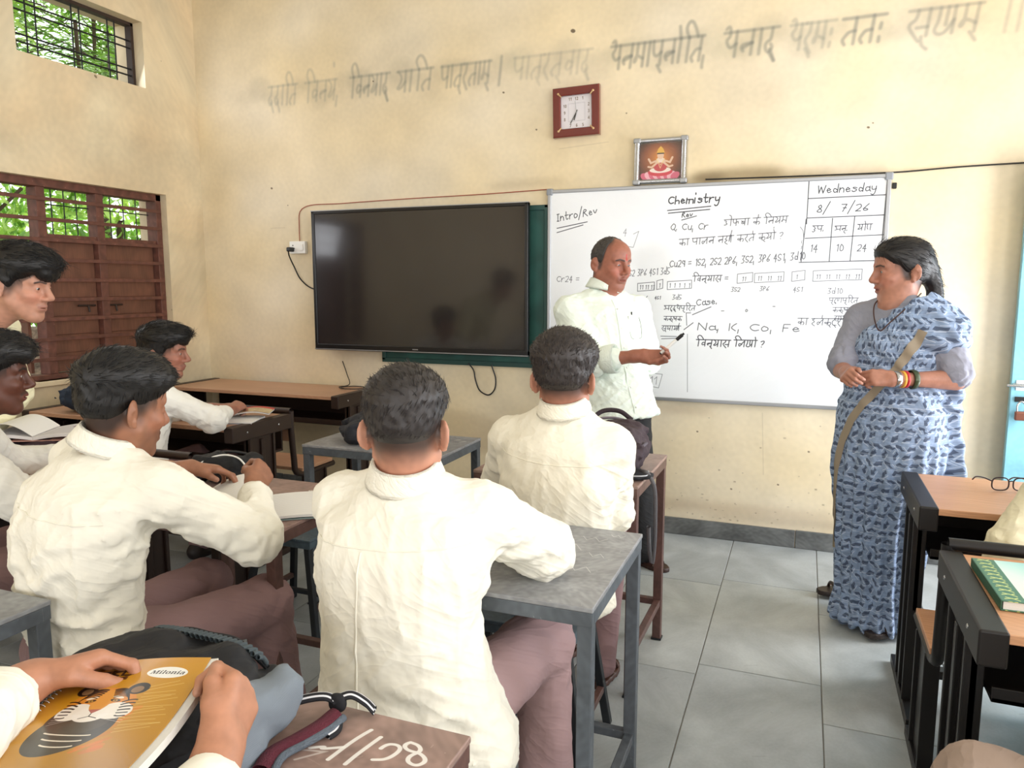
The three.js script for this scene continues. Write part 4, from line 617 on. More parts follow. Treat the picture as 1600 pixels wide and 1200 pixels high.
const ringGeo = (c, n, prof, { phi0 = 0, phiL = 2 * PI, front = [0, 0, 1], sx = 1, sz = 1, seg = 40 } = {}) => {   // turned ring about axis n; profile rows [radius, height]
  const y = nrm3(n), z = orth3(front, y), x = crs3(y, z), g = new THREE.LatheGeometry(prof.map(([r, h]) => new THREE.Vector2(r, h)), seg, phi0, phiL);
  g.applyMatrix4(new THREE.Matrix4().makeScale(sx, 1, sz)); g.applyMatrix4(new THREE.Matrix4().makeBasis(new THREE.Vector3(...x), new THREE.Vector3(...y), new THREE.Vector3(...z)).setPosition(...c)); g.computeVertexNormals(); return g;
};
const crinkle = bumpTex((u, v) => { const r = (a) => (1 - abs(a)) ** 3; return 1 + 0.5 * r(per(u, v, 7, 3)) + 0.3 * r(per(u, v, 13, 9)) + 0.1 * per(u, v, 40, 5) - 0.4; }, 0.55, 0.5);
const weave = bumpTex((u, v) => 1 + 0.4 * sin(u * 2 * PI * 64) * sin(v * 2 * PI * 64), 0.1, 0.1, 256);
const CM = {};
const cloth = (hex, rough = 0.85) => CM[hex] ??= std({ color: hex, roughness: rough, bumpMap: crinkle, bumpScale: 0.005 });
const PM = {}, plainCloth = (hex) => PM[hex] ??= std({ color: hex, roughness: 0.85 });
const skinMat = phy({ vertexColors: true, roughness: 0.5, sheen: 0.15, sheenRoughness: 0.6, clearcoat: 0.08, clearcoatRoughness: 0.5 });
const HM = {}; const hairMat = (hex) => HM[hex] ??= phy({ color: hex, roughness: 0.5 });
const eyeMat = phy({ vertexColors: true, roughness: 0.15, clearcoat: 0.6 });
function eyeGeo(c, look) { const g = new THREE.SphereGeometry(0.0121, 24, 18).rotateX(PI / 2), p = g.attributes.position, C = []; const l = nrm3(look); for (let i = 0; i < p.count; i++) { const d = (p.getX(i) * l[0] + p.getY(i) * l[1] + p.getZ(i) * l[2]) / 0.0121; C.push(...(d > 0.965 ? [0.004, 0.003, 0.003] : d > 0.87 ? [0.025, 0.012, 0.007] : [0.42, 0.38, 0.36])); } g.setAttribute('color', new THREE.Float32BufferAttribute(C, 3)); return g.translate(...c); }

// one person: joints in metres in the room; the body is one surface, clothes and hair are its children
function person(label, S, group) {
  const J = S.J, root = thing('person', label, 'person', [J.pel[0], 0, J.pel[2]], 0, group), off = [-J.pel[0], 0, -J.pel[2]];
  const put = (name, g, m, lab) => part(root, name, (Array.isArray(g) ? join(g) : g).translate(...off), m, lab);
  const HMx = headFrame(S.head), Hin = HMx.clone().invert(), loc = (p) => new THREE.Vector3(...p).applyMatrix4(Hin).toArray(), wld = (p) => new THREE.Vector3(...p).applyMatrix4(HMx).toArray(), face = S.face ?? {}, skinC = S.skin ?? 0x9c6a4c;
  // skin
  const hp = headPrims(face), nkL = loc(J.nk), nr = (face.neck ?? 0.056);
  hp.push(RC([0, -0.035, -0.022], add3(nkL, [0, -0.02, 0.012]), nr, nr + 0.006, 0.03), RC([0, -0.06, 0.005], add3(nkL, [0, -0.03, 0.035]), nr * 0.7, nr * 0.75, 0.03));
  const [ha, hb] = bounds(hp, 0.012), geos = [surf(field(hp), ha, hb, S.headH ?? 0.0045, faceColor(face, skinC)).applyMatrix4(HMx)];
  const flat = lin(skinC), skinAt = (x, y, z) => mul3(flat, 1 + 0.1 * N3(x * 30, y * 30, z * 30) + 0.05 * N3(x * 90, y * 90, z * 90));
  const T = torso(J, S.prof ?? [[-0.16, 0.15, 0.11], [0, 0.165, 0.12], [0.3, 0.14, 0.1], [0.62, 0.165, 0.115], [0.84, 0.16, 0.1], [0.95, 0.09, 0.075], [1, 0.065, 0.062]], 0.03, S.bend ?? 0.03);
  const tp = [T.prim, ...['L', 'R'].flatMap((q) => [RC(mix3(J.nk, J['s' + q], 0.35), J['s' + q], 0.042, 0.045, 0.04), RC(J['s' + q], J['e' + q], 0.042, 0.036, 0.03), RC(J['e' + q], J['w' + q], 0.034, 0.024, 0.02), ...(J['h' + q] ? [RC(J['h' + q], J['k' + q], 0.07, 0.05, 0.05), RC(J['k' + q], J['a' + q], 0.047, 0.034, 0.03), RC(add3(J['a' + q], [0, -0.035, 0]), add3(J['a' + q], add3(mul3(J['t' + q], 0.13), [0, -0.05, 0])), 0.033, 0.022, 0.03)] : [])])];
  geos.push(mesh(tp, 0.022, { color: skinAt, warp: () => 0.012 }));
  const tips = {};
  for (const q of ['L', 'R']) if (S['hand' + q]) { const o = S['hand' + q], h = handPrims(J['w' + q], o.d, o.n, q === 'R' ? 1 : -1, { elbow: J['e' + q], s: S.handS ?? 1, ...o }); tips[q] = h.tips; geos.push(mesh(h.prims, o.h ?? 0.0038, { pad: 0.01, color: (x, y, z) => { let c = skinAt(x, y, z); for (const t of h.tips) { const e = hypot(x - t[0], y - t[1], z - t[2]); if (e < 0.012) c = mix3(c, [0.75, 0.5, 0.42], 0.35 * (1 - e / 0.012)); } return c; } })); }
  put('body', geos, skinMat);
  for (const s of [-1, 1]) put('eye', eyeGeo([s * 0.032, 0.004, 0.0785], face.look ?? [0, -0.05, 1]).applyMatrix4(HMx), eyeMat);
  if (S.hair) put('hair', hairGeo(S.hair, S.seed ?? 1).applyMatrix4(HMx), hairMat(S.hair.hex ?? 0x17120f), S.hair.label);
  // shirt
  const sh = S.shirt; let G = { root, put, T, wld, loc, tips, HMx };
  if (sh) {
    const m = cloth(sh.hex ?? 0xf1ead3), e = sh.ease ?? 0, P2 = torso(J, sh.prof ?? [[sh.hem ?? -0.2, 0.185 + e, 0.15 + e], [0, 0.178 + e, 0.142 + e], [0.3, 0.165 + e, 0.125 + e], [0.6, 0.188 + e, 0.132 + e], [0.8, 0.186 + e, 0.118 + e], [0.93, 0.115, 0.088], [1, 0.07, 0.068]], 0.05, S.bend ?? 0.03), r = sh.r ?? [0.066, 0.064, 0.058, 0.046];
    const prims = [P2.prim];
    for (const q of ['L', 'R']) {
      const s = J['s' + q], el = J['e' + q], w = J['w' + q], cut = sh['cut' + q] ?? sh.cut ?? 0.97; prims.push(RC(mix3(J.nk, s, 0.3), s, 0.048, r[0] - 0.004, 0.05), RC(s, mix3(s, el, min(1, cut * 2)), r[0], r[1], 0.03));
      if (cut > 0.5) { prims.push(RC(el, mix3(el, w, (cut - 0.5) * 2), r[2], r[3], 0.035)); }
    }
    const folds = sh.folds ?? [], am = sh.amp ?? 0.0045, ph = (S.seed ?? 1) * 3.7;
    const warp = (x, y, z) => {
      const [u, v, w] = P2.loc(x, y, z), vL = v * P2.L; let d = 0; const low = sst(0.45, 0.05, v);
      const a = N3(u * 7 + ph, vL * 3.2 + u * 3, w * 6), b = N3(u * 4 + ph, vL * 16 + u * 6, w * 5 + 9);
      const cr = (t) => (1 - abs(t)) ** 4 - 0.3, c2 = N3(u * 9 - vL * 7 + ph, vL * 7 + u * 7, w * 7 + 3); d -= am * 1.15 * (cr(a) * (1 - 0.5 * low) + 0.6 * cr(c2) + 1.2 * cr(b) * low * (sh.low ?? 1.1)); d += 0.0012 * N3(x * 45, y * 45, z * 45 + ph);
      for (const q of ['L', 'R']) { const el = J['e' + q], k = exp(-((x - el[0]) ** 2 + (y - el[1]) ** 2 + (z - el[2]) ** 2) / 0.014); if (k > 0.05) { const ar = nrm3(sub3(J['w' + q], J['s' + q])), g = x * ar[0] + y * ar[1] + z * ar[2]; d += 0.004 * k * sin(g * 100 + 5 * N3(x * 11, y * 11, z * 11 + ph)); } const t2 = J['s' + q], k2 = exp(-((x - t2[0]) ** 2 + (y - t2[1] + 0.09) ** 2 + (z - t2[2]) ** 2) / 0.007); if (k2 > 0.05) d += 0.005 * k2 * sin((x * 0.5 + y + z * 0.3) * 95 + 4 * N3(x * 9, y * 9, z * 9 + ph)); }
      for (const [c, R, n, fr, A] of folds) { const k = exp(-((x - c[0]) ** 2 + (y - c[1]) ** 2 + (z - c[2]) ** 2) / (R * R)); if (k > 0.03) d += A * k * sin(fr * (x * n[0] + y * n[1] + z * n[2]) + 3.2 * N3(x * 6, y * 6, z * 6 + ph)); }
      return d;
    };
    const nkA = wld([0, -0.04, -0.018]), open = RC(mix3(J.nk, nkA, 0.32), nkA, 0.052, 0.06, 0.012, true); prims.push(open);
    for (const x of sh.add ?? []) prims.push(x);
    const F = field(prims, warp), [a, b] = bounds(prims, 0.02); G.F = F; G.P2 = P2;
    put('shirt', metreUV2(surf(F, a, b, sh.h ?? 0.0075)), m, sh.label);
    const ax = nrm3(sub3(nkA, J.nk)), fr = S.collarFront ?? P2.fw, cs = sh.collar ?? 1;
    put('collar', ringGeo(add3(J.nk, mul3(ax, sh.collarUp ?? 0.024)), ax, [[0.062, -0.02], [0.061, 0.012], [0.062, 0.03], [0.066, 0.034], [0.07, 0.03], [0.083, -0.006], [0.085, -0.014], [0.079, -0.012], [0.066, 0.02], [0.064, -0.02]].map(([R, H]) => [R * cs, H * cs]), { phi0: 0.3, phiL: 2 * PI - 0.6, front: fr, sx: 1.0, sz: 1.08 }), m);
    const trace = (o, dir, far = 0.4) => { let t = far; for (let i = 0; i < 60; i++) { const p = add3(o, mul3(dir, t)), d = F(...p); if (d < 0.0006) return p; t -= max(d * 0.6, 0.0006); if (t < 0) return null; } return null; };
    G.trace = trace; const back = mul3(P2.fw, -1), plainM = plainCloth(sh.hex ?? 0xf1ead3), seam = (list, r2 = 0.0016) => { const q = list.filter(Boolean); if (q.length > 3) put('seam', tube(q, r2, q.length * 3, 5), plainM); };
    if (sh.yoke) { const l = []; for (let i = -12; i <= 12; i++) l.push(trace(P2.at(i / 12 * 0.172, sh.yoke + 0.02 * (i / 12) ** 2, 0), back)); seam(l); }
    if (sh.pleat) { const l = []; for (let i = 0; i <= 24; i++) l.push(trace(P2.at(sh.pleat - 0.001 * i / 24, lerp((sh.yoke ?? 0.8) - 0.01, (sh.hem ?? -0.2) + 0.02, i / 24), 0), back)); seam(l, 0.0024); }
    if (sh.placket) { const l = []; for (let i = 0; i <= 24; i++) l.push(trace(P2.at(0.008, lerp(0.9, (sh.hem ?? -0.2) + 0.02, i / 24), 0), P2.fw)); const q = l.filter(Boolean); if (q.length > 4) { put('placket', tube(q, 0.0035, 60, 6), plainM); for (let i = 2; i < q.length; i += 4) put('button', new THREE.SphereGeometry(0.0055, 10, 6).scale(1, 1, 1).translate(...add3(q[i], mul3(P2.right, -0.014))), M.white); } }
    for (const q of ['L', 'R']) {
      const el = J['e' + q], w = J['w' + q], s = J['s' + q]; if ((sh['cut' + q] ?? sh.cut ?? 0.97) < 0.9 || !S['hand' + q]) continue; const n = nrm3(sub3(w, el)), c = mix3(el, w, ((sh['cut' + q] ?? sh.cut ?? 0.97) - 0.5) * 2 - 0.1), R = r[3] * 0.98;
      put('cuff', ringGeo(c, n, [[R - 0.004, -0.006], [R + 0.002, -0.004], [R + 0.001, 0.05], [R - 0.003, 0.052], [R - 0.006, 0.04], [R - 0.004, -0.006]], { seg: 28 }), m);
      void s;
    }
  }
  // trousers and shoes
  const tr = S.trousers;
  if (tr && J.hL) {
    const m = cloth(tr.hex ?? 0x6e4f4d, 0.8), a = tr.r ?? [0.092, 0.075, 0.064], pr = [EL(add3(J.pel, [0, -0.01, 0]), [0.175, 0.11, 0.15], 0.05, { X: T.right, Y: T.up, Z: T.fw })];
    for (const q of ['L', 'R']) pr.push(RC(J['h' + q], J['k' + q], a[0], a[1], 0.05), RC(J['k' + q], add3(J['a' + q], [0, tr.len ?? 0.0, 0]), a[1] - 0.004, a[2], 0.03));
    put('trousers', metreUV2(mesh(pr, tr.h ?? 0.012, { warp: (x, y, z) => { let d = 0.003 * (1 - 2.4 * abs(N3(x * 7, y * 7, z * 9 + 5))); for (const q of ['L', 'R']) { const k = J['k' + q], e = exp(-((x - k[0]) ** 2 + (y - k[1]) ** 2 + (z - k[2]) ** 2) / 0.02); d += 0.005 * e * sin((y * 0.8 + z * 0.4 - x * 0.2) * 80 + 4 * N3(x * 8, y * 8, z * 8)); } return d; } })), m, tr.label);
  }
  if (S.shoes && J.aL) for (const q of ['L', 'R']) {
    const an = J['a' + q], t = nrm3(J['t' + q]), g = an[1] - 0.085, heel = [an[0] - t[0] * 0.045, g + 0.034, an[2] - t[2] * 0.045], toe = [an[0] + t[0] * 0.165, g + 0.026, an[2] + t[2] * 0.165], side = crs3([0, 1, 0], t);
    const sole = { c: mix3(heel, toe, 0.5), R: 0.16, k: 0.004, f(x, y, z) { const p = sub3([x, y, z], heel), u = dot3(p, t), w = dot3(p, side), L = 0.21, hw = 0.036 + 0.008 * sin(clamp(u / L) * PI) + 0.006 * sst(0.05, 0.16, u), dx = max(-0.005 - u, u - L - 0.004); return max(max(abs(w) - hw * sqrt(max(0.03, 1 - max(0, (u / L - 0.62) / 0.42) ** 2)), dx), abs(p[1] + 0.023) - 0.011); } };
    const shoe = put('shoe', mesh(S.shoes.open ? [sole] : [sole, RC(heel, mix3(heel, toe, 0.55), 0.036, 0.034, 0.03), RC(mix3(heel, toe, 0.5), toe, 0.033, 0.024, 0.03), RC(heel, an, 0.034, 0.04, 0.03)], 0.007), std({ color: S.shoes.hex ?? 0x2a2220, roughness: 0.5 }), S.shoes.label);
    if (S.shoes.open) for (const f of [0.42, 0.7]) { const c = mix3(heel, toe, f); part(shoe, 'strap', tube([-1, -0.6, 0, 0.6, 1].map((k) => add3(add3(c, off), add3(mul3(side, k * 0.042), [0, -0.02 + 0.046 * sqrt(1 - k * k * 0.9), 0]))), 0.007, 16, 6), std({ color: S.shoes.hex ?? 0x3a2a22, roughness: 0.5 })); }
  }
  return G;
}
function metreUV2(g) {          // cylinder-like texture coordinates in metres for cloth
  const p = g.attributes.position, uv = new Float32Array(p.count * 2);
  for (let i = 0; i < p.count; i++) { uv[2 * i] = 0.85 * p.getX(i) + 0.6 * p.getZ(i); uv[2 * i + 1] = p.getY(i) + 0.35 * (p.getX(i) - p.getZ(i)); }
  g.setAttribute('uv', new THREE.BufferAttribute(uv, 2)); return g;
}

// ---------------------------------------------------------------- the people
const CREAM = 0xf4f0e1, MAUVE = 0x937575, NZ = [0, 0, -1];
const fwdSide = (p) => [0.35, 0.1, 0.9], back = (p) => [0.15 * p[0], -0.5, -0.8], shortCrop = (p) => [p[0] * 2, p[1] > 0.08 ? 0.3 : -1, p[1] > 0.08 ? 0.8 : -0.2];
const quiff = { front: 0.066, temple: 0.03, top: 0.034, side: 0.008, len: 0.045, sideL: 0.012, strands: 2600, comb: (p) => [0.35, p[1] > 0.06 ? 0.1 : -0.9, p[1] > 0.06 ? 0.9 : 0.1], lift: 0.09, hex: 0x0e0c0c, lump: 0.0016 };
const shirtSeat = (hemY, pelY, nkY) => (hemY - pelY) / (nkY - pelY);

// boy in the centre, seen from behind
const boyE = person('boy seated in the centre, back turned, cream shirt, right arm on the grey table', {
  seed: 1, head: { c: [3.322, 1.146, 2.955], f: [-0.28, -0.04, -0.95], s: 0.99 }, skin: 0xc48d74, headH: 0.0042,
  J: { pel: [3.335, 0.53, 2.99], nk: [3.318, 1.035, 2.955], sL: [3.145, 0.965, 2.93], sR: [3.478, 0.965, 2.9], eL: [3.07, 0.825, 2.69], eR: [3.535, 0.822, 2.68], wL: [3.25, 0.808, 2.55], wR: [3.36, 0.81, 2.555], hL: [3.25, 0.52, 2.96], hR: [3.42, 0.52, 2.95], kL: [3.22, 0.53, 2.55], kR: [3.5, 0.545, 2.585], aL: [3.2, 0.085, 2.6], aR: [3.53, 0.085, 2.63], tL: NZ, tR: [0.1, 0, -1] },
  face: { front: 0.07, ear: -0.005, nape: -0.03, fade: 0.93, neck: 0.056, hairC: 0x2b2422 },
  hair: { front: 0.07, ear: 0.022, nape: -0.012, top: 0.02, side: 0.006, len: 0.022, sideL: 0.011, strands: 4200, comb: (p) => [0.5 - p[0] * 3, p[1] > 0.085 ? 0.1 : -0.9, p[1] > 0.085 ? 0.7 : -0.25], lift: 0.06, hex: 0x2a2524, wid: 0.0009, lump: 0.0025 },
  handL: { d: [1, 0, -0.2], n: [0, -1, 0], curl: [0.3, 0.3, 0.3, 0.3] }, handR: { d: [-1, 0, 0], n: [0, -1, 0], curl: [0.3, 0.3, 0.3, 0.3] },
  shirt: { hex: CREAM, hem: shirtSeat(0.4, 0.53, 1.035), yoke: 0.78, pleat: -0.035, h: 0.0062, amp: 0.004, ease: 0.004, r: [0.066, 0.07, 0.068, 0.05], low: 0.7, prof: [[-0.27, 0.2, 0.19], [-0.1, 0.196, 0.178], [0.2, 0.168, 0.148], [0.45, 0.166, 0.138], [0.7, 0.186, 0.132], [0.84, 0.186, 0.112], [0.94, 0.115, 0.085], [1, 0.07, 0.068]], folds: [[[3.5, 0.8, 2.83], 0.12, [0.5, 0.8, 0.3], 70, 0.006], [[3.45, 0.55, 3.08], 0.16, [0.8, 0.5, 0.2], 45, 0.006]], add: [RC([3.4, 0.62, 2.98], [3.435, 0.47, 2.96], 0.1, 0.128, 0.07), RC([3.26, 0.62, 2.98], [3.23, 0.47, 2.98], 0.1, 0.115, 0.07)] },
  trousers: { hex: 0xa48787, r: [0.1, 0.078, 0.072] }, shoes: { hex: 0x3a2a22, open: true },
});
// boy writing at the left
const boyC = person('boy at the brown table writing in his notebook, orange wrist band, thick swept hair', {
  seed: 2, head: { c: [2.525, 1.146, 2.965], f: [0.22, -0.16, -0.96], s: 0.99 }, skin: 0x9c6a50, headH: 0.0034,
  J: { pel: [2.45, 0.55, 3.035], nk: [2.495, 1.045, 3.0], sL: [2.31, 0.985, 2.92], sR: [2.65, 0.955, 2.99], eL: [2.2, 0.825, 2.74], eR: [2.785, 0.797, 2.815], wL: [2.315, 0.885, 2.56], wR: [2.668, 0.885, 2.67], hL: [2.37, 0.53, 3.03], hR: [2.54, 0.53, 3.05], kL: [2.42, 0.54, 2.62], kR: [2.66, 0.53, 2.64], aL: [2.4, 0.085, 2.6], aR: [2.66, 0.085, 2.56], tL: NZ, tR: NZ },
  face: { front: 0.066, temple: 0.03, fade: 0.9, nape: -0.055, ear: 0.0, beard: 0.35, moustache: 0.5, nose: 0.5 },
  hair: { ...quiff, ear: 0.016, nape: -0.035, top: 0.03, lumps: [[[0.0, 0.112, 0.015], [0.066, 0.032, 0.076]], [[-0.012, 0.08, 0.074], [0.05, 0.03, 0.03]]], strands: 3600, len: 0.03, hex: 0x0d0b0b },
  handL: { d: [0.72, -0.14, -0.68], n: [0.1, -1, 0.12], curl: [0.45, 0.5, 0.6, 0.7], spread: 0.07, thumb: [0.05, 0.085, 0.03], fore: 0.9, h: 0.0028 },
  handR: { d: [-0.3, 0.4, -0.85], n: [-0.8, -0.5, 0.2], curl: [1.15, 1.3, 1.35, 1.4], thumb: [0.03, 0.08, 0.045], h: 0.0028 },
  shirt: { hex: CREAM, hem: shirtSeat(0.42, 0.55, 1.045), yoke: 0.72, h: 0.0062, amp: 0.0045, r: [0.068, 0.066, 0.062, 0.047], cutL: 0.74, cutR: 0.88, prof: [[shirtSeat(0.42, 0.55, 1.045), 0.183, 0.132], [0, 0.178, 0.128], [0.3, 0.168, 0.12], [0.6, 0.188, 0.128], [0.8, 0.186, 0.116], [0.93, 0.115, 0.088], [1, 0.07, 0.068]], low: 1.5, bend: 0.05, folds: [[[2.5, 0.68, 3.2], 0.2, [0.15, 1, 0.2], 62, 0.007], [[2.72, 0.86, 2.92], 0.12, [0.7, -0.4, 0.5], 75, 0.006], [[2.35, 0.8, 3.12], 0.16, [0.8, -0.5, 0.1], 48, 0.005]] },
  bend: 0.05, trousers: { hex: MAUVE }, shoes: { hex: 0x2a2220 },
});
// boy ahead of the centre table
person('short-haired boy ahead of the centre table, cream shirt, seen from behind below the standing man', {
  seed: 3, head: { c: [3.415, 1.163, 2.14], f: [-0.12, -0.03, -0.99], s: 1.03 }, skin: 0xb98068,
  J: { pel: [3.395, 0.53, 2.13], nk: [3.418, 1.06, 2.145], sL: [3.225, 0.965, 2.11], sR: [3.57, 0.965, 2.14], eL: [3.14, 0.79, 1.99], eR: [3.555, 0.735, 2.06], wL: [3.24, 0.81, 1.8], wR: [3.48, 0.81, 1.87], hL: [3.31, 0.52, 2.1], hR: [3.48, 0.52, 2.1], kL: [3.28, 0.53, 1.7], kR: [3.46, 0.53, 1.72], aL: [3.27, 0.085, 1.72], aR: [3.45, 0.085, 1.8], tL: NZ, tR: [0.1, 0, -1] },
  face: { fade: 0.93, hairC: 0x2c2220, ear: -0.01, nape: -0.03 },
  hair: { front: 0.07, ear: 0.012, nape: -0.03, top: 0.034, side: 0.013, len: 0.014, sideL: 0.008, strands: 4200, comb: shortCrop, lift: 0.45, hex: 0x2c2523, wid: 0.0012, lump: 0.0022 },
  handL: { d: [0.6, 0, -0.8], n: [0, -1, 0] }, handR: { d: [-0.6, 0, -0.8], n: [0, -1, 0] },
  shirt: { hex: 0xf4eedb, hem: shirtSeat(0.435, 0.53, 1.06), yoke: 0.76, amp: 0.0035, r: [0.064, 0.062, 0.056, 0.046], low: 0.8, folds: [[[3.57, 0.86, 2.2], 0.09, [0.8, 0.4, 0.4], 70, 0.006], [[3.2, 0.88, 2.18], 0.08, [0.7, -0.6, 0.2], 70, 0.006]] },
  trousers: { hex: MAUVE }, shoes: { hex: 0x4a2c20, open: true },
});
// boy by the window, in profile
person('boy in a white shirt sitting in profile beside the window, hands on an open book', {
  seed: 4, head: { c: [1.238, 1.13, 1.605], f: [0.86, -0.06, -0.5], s: 0.97 }, skin: 0xa06c58, headH: 0.004,
  J: { pel: [1.19, 0.54, 1.74], nk: [1.19, 1.005, 1.65], sL: [1.07, 0.935, 1.53], sR: [1.33, 0.935, 1.71], eL: [1.05, 0.8, 1.42], eR: [1.475, 0.815, 1.56], wL: [1.24, 0.815, 1.3], wR: [1.4, 0.825, 1.36], hL: [1.12, 0.52, 1.68], hR: [1.28, 0.52, 1.74], kL: [1.1, 0.53, 1.3], kR: [1.32, 0.53, 1.33], aL: [1.1, 0.085, 1.3], aR: [1.32, 0.085, 1.32], tL: NZ, tR: NZ },
  face: { front: 0.062, temple: 0.028, fade: 0.85, moustache: 0.25, nose: 1 },
  hair: { ...quiff, ear: -0.02, nape: -0.06, top: 0.032, side: 0.012, lumps: [[[0, 0.108, 0.02], [0.075, 0.038, 0.095]], [[0.0, 0.075, 0.088], [0.06, 0.03, 0.03]]] },
  handL: { d: [0.5, 0.1, -0.85], n: [0.1, -1, 0], curl: [0.7, 0.8, 0.9, 0.9], fore: 0.8 }, handR: { d: [-0.05, 0.2, -0.95], n: [-0.3, -0.95, 0], curl: [0.8, 0.9, 1, 1] },
  shirt: { hex: 0xf5f3ea, hem: shirtSeat(0.44, 0.54, 1.005), amp: 0.004, r: [0.06, 0.06, 0.056, 0.042], cutL: 0.84, cutR: 0.84 }, trousers: { hex: MAUVE }, shoes: { hex: 0x2a2220 },
});
// two boys at the far left
person('dark-skinned boy at the left edge in profile, wavy hair, seated behind the open book', {
  seed: 5, head: { c: [1.655, 1.158, 2.71], f: [0.6, -0.03, -0.8], s: 1.0 }, skin: 0x5a3426, headH: 0.003,
  J: { pel: [1.6, 0.54, 2.92], nk: [1.6, 1.03, 2.79], sL: [1.47, 0.955, 2.66], sR: [1.74, 0.955, 2.87], eL: [1.4, 0.8, 2.5], eR: [1.83, 0.78, 2.76], wL: [1.5, 0.81, 2.32], wR: [1.7, 0.81, 2.5], hL: [1.52, 0.52, 2.88], hR: [1.7, 0.52, 2.92], kL: [1.5, 0.53, 2.48], kR: [1.72, 0.53, 2.52], aL: [1.5, 0.085, 2.5], aR: [1.72, 0.085, 2.5], tL: NZ, tR: NZ },
  face: { front: 0.06, temple: 0.03, fade: 0.9, moustache: 0.5, nose: 0.5 },
  hair: { ...quiff, ear: -0.005, top: 0.028, lumps: [[[0, 0.105, 0.03], [0.075, 0.042, 0.09]], [[-0.02, 0.078, 0.098], [0.055, 0.032, 0.034]]], lump: 0.003 },
  handL: { d: [0.4, 0, -0.9], n: [0, -1, 0] }, handR: { d: [-0.2, 0, -1], n: [0, -1, 0] },
  shirt: { hex: 0xe9e6dc, hem: shirtSeat(0.44, 0.54, 1.03), amp: 0.004 }, trousers: { hex: MAUVE }, shoes: { hex: 0x2a2220 },
});
person('boy leaning forward in front of the shutters, face in profile, pale yellow collar', {
  seed: 6, head: { c: [1.443, 1.45, 2.432], f: [0.92, -0.16, -0.36], s: 0.99 }, skin: 0xbd8a72, headH: 0.003,
  J: { pel: [0.86, 0.93, 2.75], nk: [1.31, 1.345, 2.5], sL: [1.16, 1.29, 2.33], sR: [1.21, 1.27, 2.66], eL: [1.1, 1.02, 2.25], eR: [1.1, 1.0, 2.75], wL: [1.1, 0.84, 2.4], wR: [1.1, 0.83, 2.6], hL: [0.97, 0.87, 2.65], hR: [1.03, 0.87, 2.83], kL: [0.98, 0.48, 2.66], kR: [1.05, 0.48, 2.84], aL: [0.95, 0.085, 2.66], aR: [1.0, 0.085, 2.84], tL: [0.9, 0, -0.4], tR: [0.9, 0, -0.4] },
  face: { front: 0.058, temple: 0.02, fade: 0.85, moustache: 0.18, nose: 1 },
  hair: { ...quiff, front: 0.062, ear: -0.01, top: 0.036, side: 0.012, lumps: [[[0, 0.108, 0.028], [0.078, 0.042, 0.098]], [[0.0, 0.066, 0.1], [0.062, 0.034, 0.026]]], len: 0.05 },
  handL: { d: [0.9, -0.2, 0], n: [0, -1, 0] }, handR: { d: [0.9, -0.2, -0.2], n: [0, -1, 0] },
  shirt: { hex: 0xf1ebc6, hem: shirtSeat(0.78, 0.93, 1.36), amp: 0.004 }, trousers: { hex: MAUVE }, shoes: { hex: 0x2a2220 },
});
// boy in the foreground: only his arms and hands are in view
const boyG = person('boy at the lower left edge whose two hands hold the tiger notebook', {
  seed: 7, head: { c: [3.1, 1.17, 3.97], f: [0.15, -0.2, -1], s: 1.0 }, skin: 0xb47e62, headH: 0.009,
  J: { pel: [3.13, 0.53, 4.12], nk: [3.13, 1.05, 4.06], sL: [3.05, 1.02, 4.1], sR: [3.3, 0.98, 4.06], eL: [3.235, 0.93, 3.885], eR: [3.5, 0.79, 3.8], wL: [3.135, 0.918, 3.672], wR: [3.425, 0.862, 3.632], hL: [3.05, 0.52, 4.08], hR: [3.22, 0.52, 4.08], kL: [3.05, 0.53, 3.7], kR: [3.25, 0.53, 3.7], aL: [3.05, 0.085, 3.72], aR: [3.25, 0.085, 3.72], tL: NZ, tR: NZ },
  face: {}, hair: { ...quiff, strands: 0, h: 0.009 },
  handL: { d: [0.42, 0.02, -0.8], n: [0.4, -0.88, 0.22], curl: [0.7, 0.85, 0.95, 1.0], thumb: [0.03, 0.112, 0.05], spread: 0.03, h: 0.003, foreR: 0.036 },
  handR: { d: [-0.28, 0.42, -0.85], n: [-0.95, -0.2, 0.12], curl: [1.2, 1.3, 1.3, 1.3], thumb: [0.035, 0.1, 0.03], spread: 0.03, h: 0.003, foreR: 0.036 },
  shirt: { hex: CREAM, hem: shirtSeat(0.45, 0.53, 1.05), amp: 0.004, r: [0.066, 0.062, 0.06, 0.045], cutL: 0.86, cutR: 0.86 }, trousers: { hex: MAUVE }, shoes: { hex: 0x2a2220 },
});
// boys at the right edge
person('boy at the right edge, only his cream shoulder and sleeve in view', {
  seed: 8, head: { c: [5.02, 1.02, 1.66], f: [-0.1, -0.2, -1], s: 1.0 }, skin: 0x96614a, headH: 0.009,
  J: { pel: [5.05, 0.54, 1.93], nk: [5.02, 0.96, 1.8], sL: [4.81, 0.915, 1.79], sR: [5.2, 0.9, 1.78], eL: [4.68, 0.69, 1.88], eR: [5.3, 0.8, 1.6], wL: [4.8, 0.79, 1.66], wR: [5.1, 0.8, 1.5], hL: [4.97, 0.53, 1.9], hR: [5.13, 0.53, 1.9], kL: [4.95, 0.53, 1.52], kR: [5.15, 0.53, 1.52], aL: [4.95, 0.085, 1.55], aR: [5.15, 0.085, 1.55], tL: NZ, tR: NZ },
  face: {}, hair: { ...quiff, strands: 0, h: 0.009 }, handL: { d: [0.7, 0, -0.7], n: [0, -1, 0] }, handR: { d: [-0.7, 0, -0.7], n: [0, -1, 0] },
  shirt: { hex: 0xe4dcbc, hem: shirtSeat(0.45, 0.54, 0.96), amp: 0.004, r: [0.07, 0.07, 0.06, 0.046] }, trousers: { hex: MAUVE }, shoes: { hex: 0x2a2220 },
});
